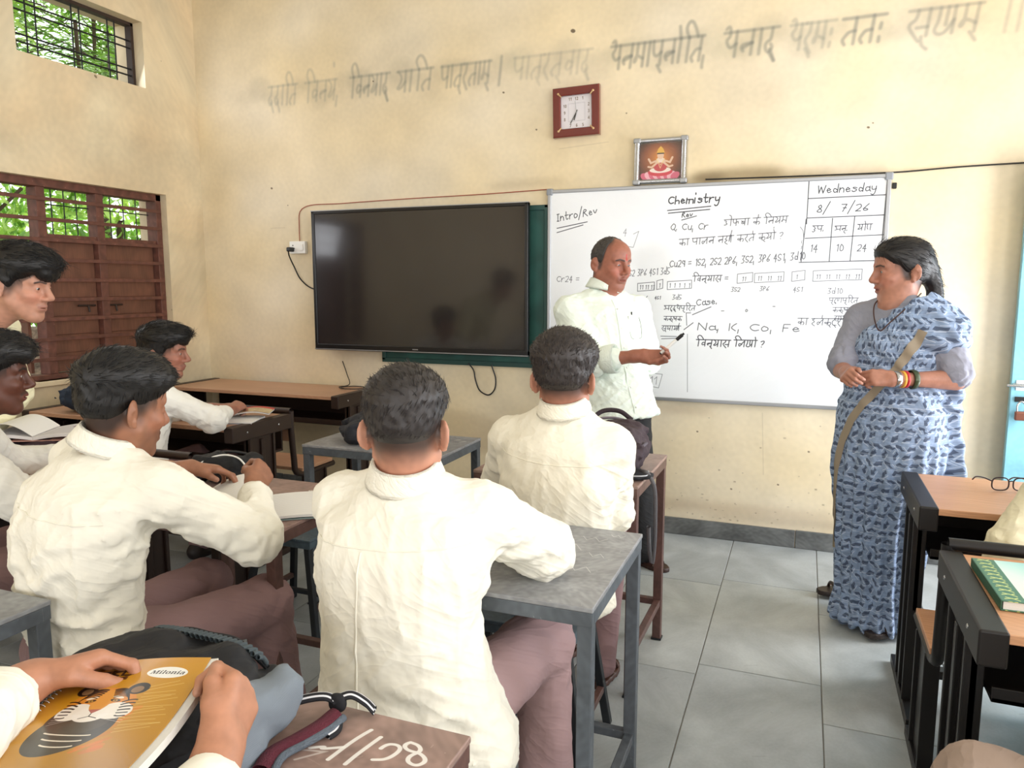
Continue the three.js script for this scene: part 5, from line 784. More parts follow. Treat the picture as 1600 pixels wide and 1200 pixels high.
person('sitter at the lower right corner, only a beige trouser knee reaching into the aisle', {
  seed: 9, head: { c: [5.0, 1.2, 3.0], f: [-0.9, -0.1, -0.4], s: 1.0 }, skin: 0x96614a, headH: 0.009,
  J: { pel: [4.96, 0.54, 3.02], nk: [5.0, 1.05, 3.0], sL: [5.0, 0.97, 3.17], sR: [4.98, 0.97, 2.83], eL: [4.9, 0.74, 3.2], eR: [4.92, 0.74, 2.76], wL: [4.7, 0.66, 3.12], wR: [4.72, 0.66, 2.86], hL: [4.9, 0.52, 3.1], hR: [4.9, 0.52, 2.93], kL: [4.55, 0.5, 3.2], kR: [4.44, 0.53, 2.83], aL: [4.52, 0.085, 3.22], aR: [4.46, 0.085, 2.86], tL: [-1, 0, 0.1], tR: [-1, 0, -0.1] },
  face: {}, hair: { ...quiff, strands: 0, h: 0.009 }, handL: { d: [-0.9, -0.2, 0], n: [0, -1, 0] }, handR: { d: [-0.9, -0.2, 0.2], n: [0, -1, 0] },
  shirt: { hex: CREAM, hem: shirtSeat(0.45, 0.54, 1.05), amp: 0.004 }, trousers: { hex: 0x9a8678, r: [0.09, 0.078, 0.07] }, shoes: { hex: 0x2a2220 },
});
// teacher with the marker
const man = person('balding man standing at the whiteboard in a pale mint shirt, holding out a marker', {
  seed: 10, head: { c: [3.164, 1.56, 0.56], f: [0.84, -0.13, 0.53], up: [0.06, 1, 0.02], s: 1.05 }, skin: 0x9c624e, headH: 0.003, handS: 1.05,
  J: { pel: [3.19, 0.92, 0.58], nk: [3.125, 1.42, 0.555], sL: [3.27, 1.325, 0.43], sR: [2.985, 1.325, 0.7], eL: [3.32, 1.06, 0.36], eR: [3.13, 1.085, 0.805], wL: [3.16, 0.95, 0.33], wR: [3.385, 1.125, 0.83], hL: [3.27, 0.86, 0.51], hR: [3.13, 0.86, 0.65], kL: [3.31, 0.47, 0.53], kR: [3.17, 0.47, 0.7], aL: [3.36, 0.085, 0.545], aR: [3.16, 0.085, 0.66], tL: [0.85, 0, 0.5], tR: [0.6, 0, 0.8] },
  face: { front: 0.16, temple: 0.1, ear: -0.02, nape: -0.06, fade: 0.75, fat: 1.17, tilak: 1, smile: true, eye: 0.0032, brow: 0.0055, beard: 0.12, moustache: 0.1, neck: 0.064, nose: 1, hairC: 0x2a2624 },
  hair: { front: 0.16, temple: 0.1, ear: -0.02, nape: -0.06, side: 0.005, top: 0.003, len: 0.01, sideL: 0.01, strands: 2200, comb: (p) => [0, -0.8, -0.6], lift: 0.3, hex: 0x3b3735, label: 'short greying hair left at the back and sides' },
  handL: { d: [-0.9, 0.1, 0.1], n: [0.1, 0, -1], curl: [0.5, 0.5, 0.5, 0.5] },
  handR: { d: [0.97, -0.06, 0.02], n: [0.08, 0.55, 0.83], curl: [0.75, 0.75, 0.8, 0.85], thumb: [0.02, 0.105, 0.03], spread: 0.02, fore: 0.9, foreR: 0.044, h: 0.0032 },
  prof: [[-0.16, 0.16, 0.13], [0, 0.175, 0.15], [0.3, 0.17, 0.15], [0.62, 0.178, 0.14], [0.84, 0.17, 0.115], [0.95, 0.09, 0.08], [1, 0.068, 0.066]],
  shirt: { hex: 0xe6efe4, hem: shirtSeat(0.775, 0.92, 1.42), placket: true, h: 0.006, amp: 0.005, low: 1.0, cutR: 0.72, r: [0.074, 0.076, 0.066, 0.058], prof: [[-0.29, 0.2, 0.178], [0, 0.198, 0.176], [0.3, 0.196, 0.176], [0.6, 0.2, 0.168], [0.8, 0.195, 0.138], [0.93, 0.12, 0.096], [1, 0.078, 0.076]], collar: 1.12, folds: [[[3.12, 0.95, 0.72], 0.2, [0.1, 1, 0.3], 55, 0.005], [[3.05, 1.2, 0.76], 0.12, [0.7, 0.6, 0.3], 60, 0.006]] },
  trousers: { hex: 0x161618, r: [0.105, 0.088, 0.085] }, shoes: { hex: 0x3a241c, open: true },
});
{ // rolled cuff, pocket, pens of the teacher
  const J = { e: [3.13, 1.085, 0.805], w: [3.385, 1.125, 0.83] }, n = nrm3(sub3(J.w, J.e)), m = cloth(0xe6efe4);
  man.put('rolled_cuff', ringGeo(mix3(J.e, J.w, 0.3), n, [[0.05, -0.01], [0.064, -0.014], [0.07, 0.01], [0.072, 0.05], [0.066, 0.058], [0.06, 0.05], [0.052, 0.0]], { seg: 30, sx: 1.0, sz: 1.06 }), m);
  const P = man.P2, pk = (u, v) => man.trace(P.at(u, v, 0), P.fw), a = pk(-0.06, 0.72), b = pk(-0.135, 0.72), c = pk(-0.13, 0.5), d = pk(-0.062, 0.5);
  if (a && b && c && d) {
    man.put('pocket', tube([a, b, c, mix3(c, d, 0.5), d, a], 0.0022, 60, 5), m);
    for (const k of [0.3, 0.55]) { const q = add3(mix3(a, b, k), mul3(P.fw, 0.004)); man.put('pen_clip', rod(add3(q, [0, 0.022, 0]), add3(q, [0, -0.02, 0]), 0.0035), k < 0.5 ? M.black : M.chrome, k < 0.5 ? 'black pen cap in the shirt pocket' : 'steel pen clip in the shirt pocket'); }
  }
}
// teacher in the sari
const LADY = { pel: [4.455, 0.92, 0.875], nk: [4.455, 1.395, 0.85], sL: [4.6, 1.305, 0.925], sR: [4.325, 1.31, 0.765], eL: [4.665, 1.085, 0.97], eR: [4.25, 1.1, 0.87], wL: [4.43, 1.088, 1.075], wR: [4.268, 1.1, 1.03], hL: [4.53, 0.86, 0.9], hR: [4.38, 0.86, 0.84], kL: [4.53, 0.47, 0.93], kR: [4.36, 0.47, 0.84], aL: [4.5, 0.1, 0.95], aR: [4.37, 0.1, 0.62], tL: [-0.6, 0, 0.8], tR: [-0.9, 0, 0.3] };
const lady = person('woman in a patterned blue-grey sari standing before the whiteboard, hands clasped, smiling', {
  seed: 11, head: { c: [4.46, 1.508, 0.805], f: [-0.965, -0.05, 0.26], s: 1.04 }, skin: 0xa8745f, headH: 0.003, handS: 0.92, J: LADY,
  face: { fat: 1.12, smile: true, lady: true, front: 0.062, temple: 0.04, ear: -0.03, fade: 0.9, eye: 0.0044, brow: 0.0045, tilak: 2, neck: 0.054, hairC: 0x14100f },
  hair: { front: 0.064, temple: 0.028, ear: -0.012, nape: -0.07, top: 0.012, side: 0.012, len: 0.05, sideL: 0.035, strands: 2600, comb: (p) => [-p[0] * 1.5, p[1] > 0.08 ? -0.1 : -0.5, -1], lift: 0.02, hex: 0x120f0f, lump: 0.0006, long: true, lumps: [[[0, -0.01, -0.105], [0.045, 0.05, 0.035]], [[0.005, -0.07, -0.125], [0.035, 0.055, 0.03]], [[0.01, -0.13, -0.13], [0.03, 0.05, 0.026]]], label: 'black hair drawn back into a low tied tail' },
  handL: { d: [-0.97, 0.06, 0.2], n: [-0.15, -0.5, -0.85], curl: [0.8, 0.9, 1.0, 1.0], thumb: [0.03, 0.1, 0.03], fore: 0.97, foreR: 0.046, h: 0.0032 }, handR: { d: [-0.1, 0.0, 1], n: [0.75, -0.5, -0.3], curl: [0.9, 1.0, 1.1, 1.1], fore: 0.9, foreR: 0.042, h: 0.0032 },
  prof: [[-0.16, 0.16, 0.13], [0, 0.17, 0.14], [0.3, 0.16, 0.13], [0.62, 0.16, 0.125], [0.84, 0.155, 0.1], [0.95, 0.085, 0.07], [1, 0.06, 0.058]],
  shirt: { hex: 0x8d8f9c, hem: 0.25, cut: 0.5, cutL: 0.44, cutR: 0.44, collar: 0.01, h: 0.006, amp: 0.001, low: 0, r: [0.066, 0.066, 0.06, 0.05], label: 'plain grey short-sleeved blouse', prof: [[0.25, 0.17, 0.135], [0.45, 0.166, 0.136], [0.62, 0.168, 0.142], [0.78, 0.16, 0.115], [0.9, 0.11, 0.085], [0.94, 0.07, 0.06]] },
  shoes: { hex: 0x2c211c, open: true },
});
{
  const sariTex = ctex(1024, 1024, (g, W, H) => {
    grain(g, W, H, [132, 152, 182], (u, v) => 1 + 0.1 * per(u, v, 9, 3) + 0.07 * per(u, v, 30, 6));
    for (let r = 0; r < 14; r++) for (let c = 0; c < 12; c++) {
      const x = (c + 0.5 * (r % 2) + 0.2 * rnd()) * W / 12, y = (r + 0.2 * rnd()) * H / 14, a = (rnd() - 0.5) * 1.3 + (r % 2 ? 0.5 : -0.5);
      for (const ox of [-W, 0, W]) for (const oy of [-H, 0, H]) { g.save(); g.translate(x + ox, y + oy); g.rotate(a); g.scale(1.3, 1.3); g.fillStyle = `rgba(38,48,72,${0.66})`; g.beginPath(); const j = () => 9 * (rnd() - 0.5); g.moveTo(-30 + j(), 4 + j()); g.lineTo(-6 + j(), -16 + j()); g.lineTo(10 + j(), -8 + j()); g.lineTo(30 + j(), -14 + j()); g.lineTo(20 + j(), 8 + j()); g.lineTo(-2 + j(), 4 + j()); g.lineTo(-14 + j(), 16 + j()); g.closePath(); g.fill(); g.fillStyle = 'rgba(205,216,232,.65)'; g.fillRect(-30, 14, 44, 5); g.fillRect(4, -24, 30, 4); g.restore(); }
    }
    g.globalAlpha = 0.25; g.strokeStyle = '#dfe7f1'; g.lineWidth = 3; for (let i = 0; i < 60; i++) { const y = rnd() * H; g.beginPath(); g.moveTo(0, y); g.lineTo(W, y + 20 * (rnd() - 0.5)); g.stroke(); }
  }, 0.46, 0.5);
  const sariM = phy({ map: sariTex, roughness: 0.75, sheen: 0.4, sheenRoughness: 0.5, bumpMap: weave, bumpScale: 0.0003 });
  const skirt = torso({ pel: [4.43, 0.02, 0.9], nk: [4.457, 1.05, 0.875], sL: LADY.sL, sR: LADY.sR }, [[-0.0, 0.17, 0.16], [0.12, 0.155, 0.15], [0.4, 0.175, 0.165], [0.7, 0.215, 0.19], [0.88, 0.21, 0.185], [1, 0.185, 0.16]], 0.03, 0.0);
  const up = torso(LADY, [[0.05, 0.186, 0.16], [0.3, 0.186, 0.16], [0.45, 0.184, 0.158], [0.62, 0.187, 0.164], [0.78, 0.178, 0.134], [0.9, 0.125, 0.1], [0.99, 0.085, 0.075]], 0.03, 0.03);
  const shoulder = RC(mix3(LADY.nk, LADY.sL, 0.45), mix3(LADY.sL, LADY.eL, 0.2), 0.098, 0.098, 0.04);
  const drape = { c: add3(LADY.pel, [0, 0.25, 0]), R: 0.45, k: 0.025, f(x, y, z) { const [u, v] = up.loc(x, y, z), d = smin(up.prim.f(x, y, z), shoulder.f(x, y, z), 0.04), cut = (v - (0.62 + (0.17 - u) / 0.3 * 0.42)) * 0.4, arm = max(-u - 0.145, v - 0.97) < 0 ? -1 : (0.02 - 0) * 0; return max(d, cut, arm > 0 ? arm : -1); } };
  const pallu = torso({ pel: [4.655, 0.42, 0.865], nk: [4.625, 1.36, 0.875], sL: [4.7, 1, 0.9], sR: [4.55, 1, 0.84] }, [[0, 0.095, 0.04], [0.5, 0.085, 0.04], [0.85, 0.07, 0.045], [1, 0.05, 0.04]], 0.025, -0.05);
  const fold = (x, y, z) => { const a = Math.atan2(x - 4.45, z - 0.88), low = sst(0.95, 0.6, y), r = hypot(x - 4.45, z - 0.88); return low * 0.0085 * sin(a * 22 + 2 * sin(y * 4)) * (0.45 + 0.55 * sst(-1.4, 0.2, cos(a + 0.5))) + (y > 0.95 ? 0.0045 * sin((y * 0.8 + x * 0.7) * 85 + 2 * N3(x * 6, y * 6, z * 6)) : 0) + 0.003 * N3(x * 14, y * 9, z * 14) + 0 * r; };
  const prims = [skirt.prim, drape, pallu.prim], F = field(prims, fold), g0 = surf(F, [4.1, 0.0, 0.5], [4.9, 1.45, 1.2], 0.006), g = g0.toNonIndexed(), p = g.attributes.position, uv = new Float32Array(p.count * 2);
  const ang = (x, z) => Math.atan2(x - 4.45, z - 0.88) * 0.19;
  for (let i = 0; i < p.count; i += 3) { const u = [0, 1, 2].map((k) => ang(p.getX(i + k), p.getZ(i + k))), hi = max(...u); for (let k = 0; k < 3; k++) { if (hi - u[k] > 0.6) u[k] += 2 * PI * 0.19; uv[2 * (i + k)] = u[k] + 0.1 * p.getY(i + k); uv[2 * (i + k) + 1] = p.getY(i + k); } }
  g.setAttribute('uv', new THREE.BufferAttribute(uv, 2)); lady.put('sari', g, sariM, 'blue-grey sari printed with dark dashes');
  const trace = (o, d) => { let t = 0.45; for (let i = 0; i < 80; i++) { const q = add3(o, mul3(d, t)), e = F(...q); if (e < 0.0008) return q; t -= max(e * 0.6, 0.0008); if (t < 0) return null; } return null; };
  const path = [[-0.135, 1.27], [-0.105, 1.2], [-0.06, 1.12], [-0.02, 1.05], [0.03, 0.98], [0.08, 0.9], [0.12, 0.8], [0.145, 0.68], [0.155, 0.55], [0.158, 0.42], [0.158, 0.3]], V = [], Ix = [], UV = []; let prev = null;
  const sp = []; for (let i = 0; i < path.length - 1; i++) for (let k = 0; k < 6; k++) sp.push(mix3([...path[i], 0], [...path[i + 1], 0], k / 6));
  sp.forEach((q, i) => { const nx = sp[min(i + 1, sp.length - 1)], pv = sp[max(i - 1, 0)], t = nrm3([nx[0] - pv[0], nx[1] - pv[1], 0]), nn = [-t[1], t[0]]; const row = [-2, -1, 0, 1, 2].map((k) => { const u = q[0] + nn[0] * k * 0.0088, y = q[1] + nn[1] * k * 0.0088, o = add3([4.452, y, 0.878], mul3(up.right, u)), r = trace(o, up.fw); return r && add3(r, mul3(up.fw, 0.0035)); }); if (row.some((e) => !e)) { prev = null; return; } const b = V.length / 3; row.forEach((e, k) => { V.push(...e); UV.push(k * 0.0105, i * 0.02); }); if (prev !== null) for (let k = 0; k < 4; k++) Ix.push(prev + k, prev + k + 1, b + k, prev + k + 1, b + k + 1, b + k); prev = b; });
  const rb = new THREE.BufferGeometry(); rb.setAttribute('position', new THREE.Float32BufferAttribute(V, 3)); rb.setAttribute('uv', new THREE.Float32BufferAttribute(UV, 2)); rb.setIndex(Ix); rb.computeVertexNormals();
  lady.put('sari_border', rb, std({ color: 0x978a76, roughness: 0.6, side: THREE.DoubleSide, bumpMap: weave, bumpScale: 0.0005 }), 'woven beige border of the sari');
  const e = LADY.eL, w = LADY.wL, ax = nrm3(sub3(w, e)), ring = (f, R, H, m, name, lab) => lady.put(name, ringGeo(mix3(w, e, f), ax, [[R - 0.003, -H], [R + 0.002, -H * 0.8], [R + 0.003, 0], [R + 0.002, H * 0.8], [R - 0.003, H], [R - 0.003, -H]], { seg: 30 }), m, lab);
  ring(0.04, 0.0295, 0.011, M.chrome, 'wrist_watch', 'steel watch'); ring(0.13, 0.031, 0.006, std({ color: 0xd8a23a, roughness: 0.4 }), 'bangle', 'yellow bangle'); ring(0.175, 0.032, 0.007, std({ color: 0xb2242c, roughness: 0.4 }), 'bangle', 'red thread bangle'); ring(0.3, 0.0355, 0.011, std({ color: 0x3f4a32, roughness: 0.4, metalness: 0.3 }), 'bangle', 'dark green bangle');
  const nk = (u, y, z0 = 0) => add3(add3([4.455, y, 0.86], mul3(up.right, u)), mul3(up.fw, z0));
  lady.put('necklace', tube([nk(-0.07, 1.42, -0.03), nk(-0.072, 1.375, 0.06), nk(-0.03, 1.3, 0.135), nk(0, 1.265, 0.152), nk(0.03, 1.3, 0.135), nk(0.072, 1.375, 0.06), nk(0.07, 1.42, -0.03)], 0.0028, 60, 6), std({ color: 0x3a1d16, roughness: 0.5 }));
}

// ---------------------------------------------------------------- bags, books and other small things
function softGeo(w, h, d, { e = 3.2, lumps = 0.012, s = 1, hh = 0.009, sag = 0 } = {}) {      // stuffed cloth block standing on y = 0
  const f = (x, y, z) => { const m = (abs(x / (w / 2)) ** e + abs((y - h / 2) / (h / 2)) ** e + abs(z / (d / 2)) ** e) ** (1 / e); return (m - 1) * min(w, h, d) * 0.45 + lumps * N3(x * 9 + s, y * 9, z * 9) + lumps * 0.35 * N3(x * 26, y * 26, z * 26 + s) + sag * abs(x) * (y / h); };
  return metreUV2(surf(f, [-w / 2 - 0.03, -0.02, -d / 2 - 0.03], [w / 2 + 0.03, h + 0.03, d / 2 + 0.03], hh));
}
const topY = (x, z, w, h, d, e = 3.2) => h / 2 + h / 2 * max(0, 1 - abs(x / (w / 2)) ** e - abs(z / (d / 2)) ** e) ** (1 / e);
const fabric = (hex) => cloth(hex, 0.8);
function bag(name, label, at, turn, { w = 0.3, h = 0.14, d = 0.36, hex = 0x17181b, zip = 0x5a5d62, pocket = true, s = 1, strap = true } = {}) {
  const t = thing(name, label, 'bag', at, turn);
  part(t, 'bag_body', softGeo(w, h, d, { s }), fabric(hex));
  if (pocket) part(t, 'front_pocket', softGeo(w * 0.7, h * 0.5, d * 0.5, { s: s + 4, lumps: 0.006 }).translate(0, h * 0.62, d * 0.12), fabric(hex));
  part(t, 'zipper', tube([[-w * 0.36, h * 0.86, -d * 0.3], [-w * 0.2, h * 0.98, -d * 0.36], [w * 0.1, h * 1.0, -d * 0.36], [w * 0.38, h * 0.84, -d * 0.28], [w * 0.44, h * 0.7, 0]], 0.005), std({ color: zip, roughness: 0.4, metalness: 0.3 }));
  if (strap) part(t, 'strap', tube([[-w * 0.3, h * 0.95, -d * 0.45], [-w * 0.12, h * 1.12, -d * 0.52], [w * 0.12, h * 1.12, -d * 0.52], [w * 0.3, h * 0.95, -d * 0.45]], 0.009), fabric(hex));
  return t;
}
// closed or open books: cover, page block; width along x, depth along z
function book(label, at, turn, w, d, th, cover, { name = 'book', spine, print } = {}) {
  const t = thing(name, label, 'book', at, turn);
  part(t, 'page_block', box2(-w / 2 + 0.004, w / 2 - 0.003, 0.0015, th - 0.0015, -d / 2 + 0.003, d / 2 - 0.003, 0.001), M.pages);
  part(t, 'front_cover', box2(-w / 2, w / 2, th - 0.0018, th, -d / 2, d / 2), cover); part(t, 'back_cover', box2(-w / 2, w / 2, 0, 0.0018, -d / 2, d / 2), cover);
  part(t, 'spine', box2(-w / 2 - 0.0015, -w / 2 + 0.001, 0, th, -d / 2, d / 2, 0.0005), spine ?? cover); return t;
}
function sheetGeo(w, d, f, th = 0.002, n = 24) {          // page or block whose upper face follows f(u, v); x across, z along
  const P = [], I = [], UV = [], row = n + 1;
  for (const side of [1, 0]) for (let j = 0; j <= n; j++) for (let i = 0; i <= n; i++) { const u = i / n, v = j / n; P.push((u - 0.5) * w, f(u, v) - (side ? 0 : th), (v - 0.5) * d); UV.push(u, 1 - v); }
  const q = (a, b, c, e) => I.push(a, b, c, a, c, e), N = row * row;
  for (let j = 0; j < n; j++) for (let i = 0; i < n; i++) { const a = j * row + i; q(a, a + row, a + row + 1, a + 1); q(N + a, N + a + 1, N + a + row + 1, N + a + row); }
  for (let i = 0; i < n; i++) { q(i, i + 1, N + i + 1, N + i); const a = n * row + i; q(a + 1, a, N + a, N + a + 1); const l = i * row; q(l + row, l, N + l, N + l + row); const r = i * row + n; q(r, r + row, N + r + row, N + r); }
  const g = new THREE.BufferGeometry(); g.setAttribute('position', new THREE.Float32BufferAttribute(P, 3)); g.setAttribute('uv', new THREE.Float32BufferAttribute(UV, 2)); g.setIndex(I); const o = g.toNonIndexed(); o.computeVertexNormals(); return o;
}
const ruled = std({ map: ctex(512, 512, (g, w, h) => { g.fillStyle = '#f1efea'; g.fillRect(0, 0, w, h); g.strokeStyle = 'rgba(120,140,190,.45)'; g.lineWidth = 1; for (let y = 40; y < h; y += 20) { g.beginPath(); g.moveTo(0, y); g.lineTo(w, y); g.stroke(); } }), roughness: 0.9, side: THREE.DoubleSide });
const printed = std({ map: ctex(512, 512, (g, w, h) => { g.fillStyle = '#ebe7e6'; g.fillRect(0, 0, w, h); g.fillStyle = 'rgba(90,90,110,.55)'; for (let y = 30; y < h - 20; y += 16) g.fillRect(30, y, 420 - 120 * rnd(), 6); g.fillStyle = '#8f6f78'; g.fillRect(250, 60, 220, 130); g.fillStyle = '#c9b3b0'; g.fillRect(270, 80, 90, 70); }), roughness: 0.85 });

{ // spiral notebook with a tiger on its cover, held in the foreground
  const TL = [3.128, 0.893, 3.588], TR = [3.305, 0.908, 3.515], dn = nrm3([0.085, 0.0, 0.235]), ux = nrm3(sub3(TR, TL)), W = len3(sub3(TR, TL)), H = 0.25, t = thing('spiral_notebook', 'golden-orange spiral notebook with a tiger on its cover, held over the black bag', 'notebook', TL);
  const up = nrm3(crs3(dn, ux)), vz = crs3(ux, up), B = new THREE.Matrix4().makeBasis(new THREE.Vector3(...ux), new THREE.Vector3(...up), new THREE.Vector3(...vz));
  const bow = (u, v) => 0.006 * sin(min(u, 1) * PI) - 0.010 * u * u * sin(v * PI) - 0.004 * v, put = (n, g, m, l) => part(t, n, g.translate(W / 2, 0, H / 2).applyMatrix4(B), m, l);
  const cover = phy({ map: ctex(1024, 1448, (g, w, h) => {
    const gr = g.createLinearGradient(0, 0, w, h); gr.addColorStop(0, '#c98a1c'); gr.addColorStop(0.5, '#c8921f'); gr.addColorStop(1, '#a8761a'); g.fillStyle = gr; g.fillRect(0, 0, w, h);
    const E = (x, y, a, b, c, r = 0) => { g.fillStyle = c; g.beginPath(); g.ellipse(x, y, a, b, r, 0, 7); g.fill(); };
    for (let i = 0; i < 90; i++) E(300 + 420 * rnd(), 700 + 560 * rnd(), 20 + 70 * rnd(), 8 + 24 * rnd(), `rgba(${200 + 40 * rnd()},${80 + 60 * rnd()},20,${0.15 + 0.25 * rnd()})`, -0.7);
    E(430, 960, 250, 330, '#2b2a26', 0.35); E(420, 830, 230, 220, '#3a352c'); E(470, 640, 235, 215, '#d98b2c'); E(330, 740, 120, 110, '#efe9df'); E(610, 740, 120, 110, '#efe9df'); E(470, 780, 120, 105, '#f1ece4'); E(470, 600, 70, 150, '#e09a3c');
    for (const s of [-1, 1]) { E(470 + s * 185, 440, 72, 80, '#1d1a17', s * 0.4); E(470 + s * 180, 455, 40, 48, '#8a6a4a', s * 0.4); E(470 + s * 92, 560, 44, 16, '#efe3cf', s * 0.3); E(470 + s * 88, 602, 38, 19, '#15120f', s * 0.25); E(470 + s * 87, 603, 18, 13, '#c99a34'); E(470 + s * 87, 603, 6, 8, '#0b0908'); }
    g.strokeStyle = '#17130f'; g.lineCap = 'round'; for (const s of [-1, 1]) { for (let i = 0; i < 6; i++) { g.lineWidth = 20 - 2 * i; g.beginPath(); g.moveTo(470 + s * (30 + 6 * i), 455 + 22 * i); g.quadraticCurveTo(470 + s * (80 + 14 * i), 430 + 16 * i, 470 + s * (125 + 10 * i), 462 + 26 * i); g.stroke(); g.lineWidth = 15; g.beginPath(); g.moveTo(470 + s * 235, 590 + 42 * i); g.quadraticCurveTo(470 + s * 190, 585 + 46 * i, 470 + s * (150 + 5 * i), 625 + 36 * i); g.stroke(); } }
    g.fillStyle = '#b0615a'; g.beginPath(); g.moveTo(425, 720); g.lineTo(515, 720); g.lineTo(470, 775); g.fill(); g.lineWidth = 8; strokes(g, [[[470, 775], [470, 810], [410, 835]], [[470, 810], [530, 835]]]); g.strokeStyle = 'rgba(255,255,255,.8)'; g.lineWidth = 3; for (const s of [-1, 1]) for (let i = 0; i < 5; i++) strokes(g, [[[470 + s * 60, 790 + 10 * i], [470 + s * 250, 760 + 32 * i]]]); g.strokeStyle = '#e7dfcf'; g.lineWidth = 14; for (let i = 0; i < 3; i++) { g.beginPath(); g.ellipse(430, 1000 + 70 * i, 190 - 30 * i, 40, 0.2, 0.4, 2.6); g.stroke(); }
    g.strokeStyle = 'rgba(255,245,190,.5)'; g.lineWidth = 5; for (let i = 0; i < 14; i++) { const y = 420 + 46 * i; strokes(g, [[[720, y], [900 + 90 * rnd(), y - 60 - 60 * rnd()]]]); }
    g.strokeStyle = '#3b2410'; g.lineWidth = 22; strokes(g, [[[150, 240], [190, 160], [235, 240]], [[165, 210], [222, 210]], [[265, 240], [265, 165], [325, 170], [320, 205], [265, 205]], [[350, 240], [350, 165], [405, 180], [352, 205], [410, 240]], [[440, 165], [440, 240], [500, 240]]]); g.fillStyle = '#5a3415'; g.fillRect(170, 262, 330, 46); g.lineWidth = 8; g.beginPath(); g.ellipse(330, 200, 215, 90, -0.05, 0, 7); g.stroke();
    E(770, 215, 150, 78, '#f4f4ee'); g.fillStyle = '#2b2b33'; g.font = 'italic bold 66px serif'; g.textAlign = 'center'; g.fillText('Milonia', 770, 236);
  }), roughness: 0.3, clearcoat: 0.5, clearcoatRoughness: 0.2 });
  put('page_block', sheetGeo(W + 0.006, H, (u, v) => bow(u * 1.035 + 0.02, v) - 0.0022, 0.011).translate(0.0075, 0, 0), M.pages); put('front_cover', sheetGeo(W, H, bow, 0.001), cover); put('back_cover', sheetGeo(W + 0.004, H, (u, v) => bow(u, v) - 0.0138, 0.001).translate(0.003, 0, 0), M.black);
  for (let i = 0; i < 26; i++) put('spiral_ring', new THREE.TorusGeometry(0.0085, 0.0011, 6, 14).translate(-W / 2 + 0.002, -0.006, (i / 25 - 0.5) * H * 0.95), M.chrome);
}
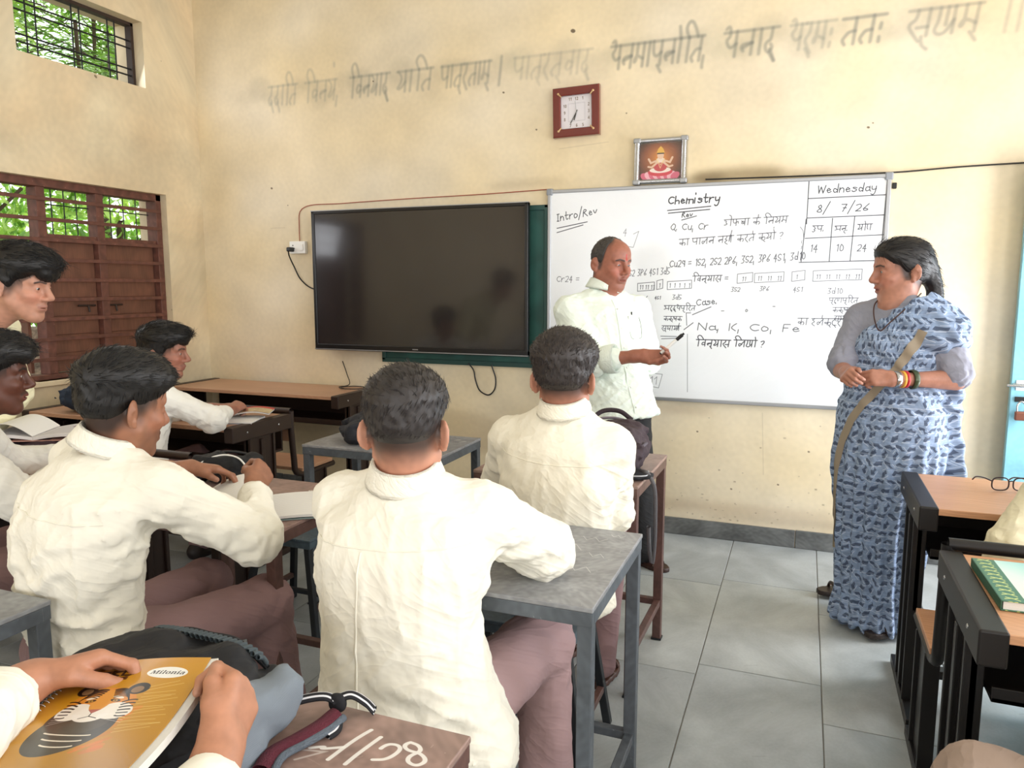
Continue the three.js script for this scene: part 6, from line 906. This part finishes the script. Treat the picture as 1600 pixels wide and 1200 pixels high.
{ // black school bag lying under the notebook
  const t = thing('school_bag', 'black school bag with a ribbed top band, lying on the foreground table', 'bag', [3.16, 0.753, 3.53]);
  part(t, 'bag_body', softGeo(0.34, 0.115, 0.36, { lumps: 0.008, s: 3 }), fabric(0x1b1c20)); part(t, 'front_pocket', softGeo(0.2, 0.07, 0.2, { lumps: 0.006, s: 8 }).translate(0.07, 0.045, 0.06), fabric(0x191a1e));
  for (let i = 0; i < 22; i++) part(t, 'band_rib', tube([-0.15, -0.138, -0.125].map((z, k) => [-0.09 + i * 0.0105 + 0.002 * k, topY(-0.09 + i * 0.0105, z, 0.34, 0.115, 0.36) + 0.004, z]), 0.0042, 6, 6), fabric(0x66747a));
  part(t, 'blue_zipper', tube([[0.06, 0.122, 0.14], [0.12, 0.123, 0.1], [0.155, 0.11, 0.06]], 0.007), fabric(0x2f6f92)); part(t, 'edge_piping', tube([-0.12, -0.06, 0, 0.06, 0.12].map((x) => [x, topY(x, -0.164, 0.34, 0.115, 0.36) + 0.002, -0.164]), 0.005), fabric(0x2a2c31));
  part(t, 'side_pocket', softGeo(0.075, 0.1, 0.17, { lumps: 0.008, s: 14 }).translate(0.185, 0.0, -0.05), std({ color: 0x7a838c, roughness: 0.9, bumpMap: weave, bumpScale: 0.001 }), 'faded blue-grey cloth pocket');
  const s = thing('bag_strap', 'black and white striped bag strap tied in a knot with a maroon padded end', 'strap', [3.42, 0.753, 3.4]), stripe = std({ map: ctex(256, 64, (g, w, h) => { g.fillStyle = '#15151b'; g.fillRect(0, 0, w, h); g.fillStyle = '#dcdce0'; g.fillRect(0, 10, w, 9); g.fillRect(0, 42, w, 9); }), roughness: 0.85 });
  const rib = (pts, w) => { const c = new THREE.CatmullRomCurve3(pts.map((p) => new THREE.Vector3(...p))), n = 24, P = [], I = [], UV = []; for (let i = 0; i <= n; i++) { const p = c.getPoint(i / n), tg = c.getTangent(i / n), sd = new THREE.Vector3().crossVectors(tg, new THREE.Vector3(0, 1, 0)).normalize(); for (const [k, y, v] of [[-1, 0, 0], [-0.5, 0.004, 0.25], [0, 0.005, 0.5], [0.5, 0.004, 0.75], [1, 0, 1], [1, -0.003, 1], [-1, -0.003, 0]]) { P.push(p.x + sd.x * k * w, p.y + y, p.z + sd.z * k * w); UV.push(i / n, v); } } for (let i = 0; i < n; i++) for (let k = 0; k < 7; k++) { const a = i * 7 + k, b = i * 7 + (k + 1) % 7; I.push(a, b, b + 7, a, b + 7, a + 7); } const g = new THREE.BufferGeometry(); g.setAttribute('position', new THREE.Float32BufferAttribute(P, 3)); g.setAttribute('uv', new THREE.Float32BufferAttribute(UV, 2)); g.setIndex(I); g.computeVertexNormals(); return g; };
  part(s, 'striped_loop', rib([[-0.1, 0.02, 0.04], [-0.06, 0.035, 0.0], [-0.02, 0.036, -0.03], [0.0, 0.024, -0.038]], 0.011), stripe); part(s, 'striped_loop', rib([[-0.01, 0.03, -0.03], [0.012, 0.034, -0.052], [0.035, 0.02, -0.062], [0.048, 0.006, -0.066]], 0.011), stripe);
  part(s, 'knot', softGeo(0.034, 0.034, 0.026, { e: 2.4, lumps: 0.002, hh: 0.003 }).translate(-0.004, 0.008, -0.036), stripe); part(s, 'padded_end', rib([[-0.02, 0.012, 0.13], [-0.03, 0.012, 0.09], [-0.015, 0.014, 0.05], [-0.002, 0.016, 0.01], [0.004, 0.02, -0.02]], 0.013), fabric(0x6b2536)); part(s, 'grey_edge', tube([[0.0, 0.008, 0.13], [-0.012, 0.008, 0.09], [0.002, 0.009, 0.05], [0.014, 0.01, 0.01], [0.02, 0.014, -0.02]], 0.006), fabric(0x6d7884)); part(s, 'tail', rib([[0.012, 0.014, -0.012], [0.018, 0.006, 0.004], [0.014, 0.004, 0.02]], 0.01), stripe);
}
{ // the writing boy's notebook, his bag and the clip
  const t = thing('open_notebook', 'open white notebook under the writing hands on the brown table', 'notebook', [2.535, 0.7565, 2.5], 0.62);
  part(t, 'page_block', sheetGeo(0.2, 0.26, (u, v) => 0.008 + 0.006 * sin(u * 2.6), 0.008).translate(0.098, 0, 0), ruled); part(t, 'page_block', sheetGeo(0.2, 0.26, (u, v) => 0.008 + 0.006 * sin((1 - u) * 2.6), 0.008).translate(-0.1, 0, 0), ruled);
  part(t, 'lifted_page', sheetGeo(0.2, 0.26, (u, v) => 0.012 + 0.075 * sin(u * PI * 0.62) * (1 - 0.25 * v), 0.0008).translate(-0.1, 0, 0), ruled); part(t, 'cover', box2(-0.202, 0.202, 0, 0.002, -0.134, 0.134), std({ color: 0x8fa0a0, roughness: 0.6 }));
  for (let i = 0; i < 4; i++) part(t, 'page_tab', bx(0.004, 0.001, 0.02, 0.192, 0.0125, 0.1 - 0.035 * i), M.black);
  const b = bag('school_bag', 'black school bag with white piping beside the writing boy, on the brown table', [2.2, 0.757, 2.262], 0.3, { w: 0.22, h: 0.095, d: 0.13, s: 6, strap: false, pocket: false, zip: 0x2a2a2e });
  part(b, 'white_piping', tube([[-0.1, 0.05, 0.06], [-0.06, 0.085, 0.055], [0.0, 0.104, 0.04], [0.06, 0.095, 0.045], [0.1, 0.06, 0.06]], 0.0032), M.white);
  solo('ribbon_tag', [tube([[0, 0.004, 0], [0.01, 0.03, 0.004], [0.03, 0.038, 0.006], [0.036, 0.02, 0.004], [0.03, 0.004, 0.0]], 0.006, 24, 6)], std({ color: 0xd9a9b0, roughness: 0.6 }), 'small pink and white tag at the far edge of the brown chalked table', 'tag', [2.6, 0.757, 2.27]);
  boyC.put('orange_wrist_band', ringGeo([2.262, 0.842, 2.615], nrm3([0.095, 0.025, -0.16]), [[0.027, -0.012], [0.031, -0.011], [0.031, 0.011], [0.027, 0.012], [0.027, -0.012]]), std({ color: 0xc9772e, roughness: 0.6 }));
  boyC.put('wrist_thread', ringGeo([2.668, 0.871, 2.662], nrm3([-0.13, 0.06, -0.14]), [[0.028, -0.004], [0.031, 0], [0.028, 0.004], [0.027, 0], [0.028, -0.004]]), std({ color: 0xc7837c, roughness: 0.8 }));
  boyC.put('pocket_lining', softGeo(0.03, 0.06, 0.016, { lumps: 0.003, hh: 0.004, e: 2.4 }).rotateZ(-0.25).translate(2.585, 0.485, 2.935), std({ color: 0x2f8fd0, roughness: 0.8 }), 'blue pocket lining showing');
  boyG.put('wrist_watch', ringGeo([3.442, 0.843, 3.672], nrm3([-0.1, 0.1, -0.2]), [[0.028, -0.009], [0.032, -0.008], [0.032, 0.008], [0.028, 0.009], [0.028, -0.009]]), M.black);
}
{ // things on the desks by the window
  const t = thing('open_book', 'open printed book on the far-left desk, pages curling, with a plum bag beneath', 'book', [1.3, 0.862, 2.27], 0.5);
  part(t, 'page_block', sheetGeo(0.17, 0.23, (u, v) => 0.012 + 0.012 * sin(u * 2.4), 0.012).translate(0.086, 0, 0), printed); part(t, 'page_block', sheetGeo(0.17, 0.23, (u, v) => 0.012 + 0.012 * sin((1 - u) * 2.4), 0.012).translate(-0.086, 0, 0), printed); part(t, 'curled_page', sheetGeo(0.17, 0.23, (u, v) => 0.016 + 0.05 * sin((1 - u) * 2.6), 0.0008).translate(-0.086, 0, 0), ruled); part(t, 'cover', box2(-0.175, 0.175, -0.003, 0, -0.12, 0.12), std({ color: 0xc8988a, roughness: 0.6 }));
  bag('school_bag', 'plum-brown school bag under the open book on the far-left desk', [1.3, 0.762, 2.28], 0.5, { w: 0.34, h: 0.097, d: 0.28, hex: 0x3d2a33, s: 11, strap: false, pocket: false });
  bag('school_bag', 'navy blue school bag on the left end of the desk below the shutters', [0.42, 0.762, 1.3], 0.2, { w: 0.36, h: 0.14, d: 0.28, hex: 0x1c2a3c, s: 16 });
  bag('school_bag', 'black backpack with buckles on the small front table', [2.3, 0.751, 1.42], 0.5, { w: 0.28, h: 0.11, d: 0.26, hex: 0x202127, s: 21 });
  const n = thing('open_notebook', 'open white notebook by the window-side boy, below his newspaper-like book', 'notebook', [1.4, 0.762, 1.3], 0.35); part(n, 'page_block', sheetGeo(0.2, 0.2, (u) => 0.006 + 0.004 * sin(u * 3), 0.006), ruled); part(n, 'cover', box2(-0.102, 0.102, -0.001, 0, -0.102, 0.102), std({ color: 0xd8dde8, roughness: 0.6 }));
  const cv = std({ map: ctex(256, 256, (g, w, h) => { g.fillStyle = '#c9b48a'; g.fillRect(0, 0, w, h); g.fillStyle = '#b8372c'; g.fillRect(0, 0, w, 70); g.fillStyle = 'rgba(60,50,40,.6)'; for (let i = 0; i < 30; i++) g.fillRect(20 + 180 * rnd(), 90 + 150 * rnd(), 20 + 30 * rnd(), 5); }, 0.2, 0.2), roughness: 0.6 });
  const k = thing('magazine', 'red and tan printed book lying open on the notebook beside the window-side boy', 'book', [1.4, 0.778, 1.2], 0.5); part(k, 'page_block', sheetGeo(0.2, 0.16, (u) => 0.008 + 0.02 * sin(u * 2.8), 0.006), M.pages); part(k, 'front_cover', sheetGeo(0.205, 0.165, (u) => 0.0105 + 0.02 * sin(u * 2.8), 0.001), (() => { const c = cv.clone(); c.map = cv.map.clone(); c.map.repeat.set(1, 1); return c; })());
}
{ // on the brown table ahead: plum bag, black file, hanging strap
  const b = bag('school_bag', 'dark plum school bag with a white zip pull beside the short-haired boy', [3.45, 0.777, 1.66], 0.25, { w: 0.26, h: 0.17, d: 0.3, hex: 0x3a2d33, zip: 0x77717a, s: 26, pocket: false });
  part(b, 'zip_pull', [box2(-0.006, 0.006, 0.055, 0.09, 0.155, 0.161, 0.003)].map((g) => g.rotateY(0.35).translate(0.02, 0.01, 0)), M.white); part(b, 'front_zipper', tube([[-0.1, 0.105, 0.13], [0, 0.1, 0.15], [0.09, 0.105, 0.125], [0.125, 0.11, 0.05]], 0.006), fabric(0x6b636c));
  const f = thing('black_pouch', 'flat black pouch under the plum bag at the table edge', 'pouch', [3.53, 0.777, 1.75], 0.15); part(f, 'pouch_body', softGeo(0.15, 0.022, 0.16, { lumps: 0.004, s: 31, hh: 0.006 }), fabric(0x1d1e22)); part(f, 'piping', tube([[-0.06, 0.018, 0.07], [0.02, 0.02, 0.076], [0.07, 0.018, 0.05], [0.074, 0.016, -0.03]], 0.003), M.alu);
  const s = solo('hanging_strap', tube([[3.56, 0.79, 1.72], [3.605, 0.8, 1.77], [3.628, 0.76, 1.76], [3.632, 0.62, 1.73], [3.625, 0.5, 1.7], [3.615, 0.44, 1.68], [3.61, 0.5, 1.71], [3.612, 0.6, 1.75]], 0.0075, 60), fabric(0x6c6a6c), 'grey bag strap hanging down beside the brown table leg', 'strap'); void s;
}
{ // right-hand desks
  const t = thing('spectacles', 'dark-rimmed spectacles lying on the farther right-hand desk', 'glasses', [4.775, 0.756, 1.4], 0.25), rim = std({ color: 0x2b1a20, roughness: 0.3 });
  for (const s of [-1, 1]) { const pts = []; for (let i = 0; i < 16; i++) { const a = i / 16 * 2 * PI; pts.push([s * 0.034 + 0.027 * Math.sign(cos(a)) * abs(cos(a)) ** 0.7, 0.026 + 0.022 * Math.sign(sin(a)) * abs(sin(a)) ** 0.7, 0]); } part(t, 'rim', tube(pts, 0.0024, 48, 6, true), rim); part(t, 'lens', new THREE.CircleGeometry(0.024, 20).scale(1.05, 0.85, 1).translate(s * 0.034, 0.026, 0), phy({ color: 0xffffff, transmission: 1, thickness: 0, roughness: 0.02, side: THREE.DoubleSide })); part(t, 'temple', tube([[s * 0.063, 0.036, 0], [s * 0.064, 0.034, -0.05], [s * 0.062, 0.022, -0.11], [s * 0.06, 0.006, -0.135]], 0.0024, 20, 6), rim); }
  part(t, 'bridge', tube([[-0.008, 0.034, 0], [0, 0.037, 0.002], [0.008, 0.034, 0]], 0.002, 8, 6), rim);
  const cover = std({ map: ctex(512, 512, (g, w, h) => { const gr = g.createLinearGradient(0, 0, w, h); gr.addColorStop(0, '#e9e6cf'); gr.addColorStop(0.5, '#cfe3d8'); gr.addColorStop(1, '#6fc0c4'); g.fillStyle = gr; g.fillRect(0, 0, w, h); g.fillStyle = '#3e6f55'; g.fillRect(0, 0, 120, h); g.strokeStyle = '#c9cf7a'; g.lineWidth = 7; for (let y = 24; y < h; y += 46) strokes(g, [[[20, y], [60, y + 14], [96, y - 8]], [[30, y + 22], [70, y + 8], [92, y + 22]]]); g.strokeStyle = '#3a4a4a'; g.lineWidth = 9; strokes(g, [[[250, 150], [330, 130]], [[300, 190], [380, 160]], [[290, 300], [300, 220]], [[340, 90], [460, 110]]]); g.fillStyle = '#37586a'; g.fillRect(330, 60, 130, 26); }, 0.2, 0.27), roughness: 0.35 });
  cover.map.offset.set(0.5, 0.5);
  book('green and pale-blue textbook lying on the nearer right-hand desk', [4.615, 0.757, 2.37], 0.03, 0.2, 0.27, 0.022, cover, { spine: std({ color: 0x2f5a44, roughness: 0.5 }) });
  bag('backpack', 'black backpack on the floor at the lower right under the nearer desk', [4.72, 0.0, 2.78], 0.2, { w: 0.3, h: 0.38, d: 0.2, hex: 0x111214, s: 36 });
}
{ // marker in the standing man's fingers
  const a = [3.482, 1.142, 0.852], d = nrm3([0.085, 0.078, 0.0]), t = thing('marker', 'white whiteboard marker with a black cap in the standing man’s hand', 'marker', a), P = (k) => mul3(d, k);
  part(t, 'barrel', rod(P(0), P(0.095), 0.0075, 16), M.white); part(t, 'cap', [rod(P(0.094), P(0.128), 0.0085, 16), rod(P(0.128), P(0.138), 0.005, 12)], M.black); part(t, 'end_plug', rod(P(-0.006), P(0.0), 0.006, 12), M.black);
}
renderer.render(scene, camera);
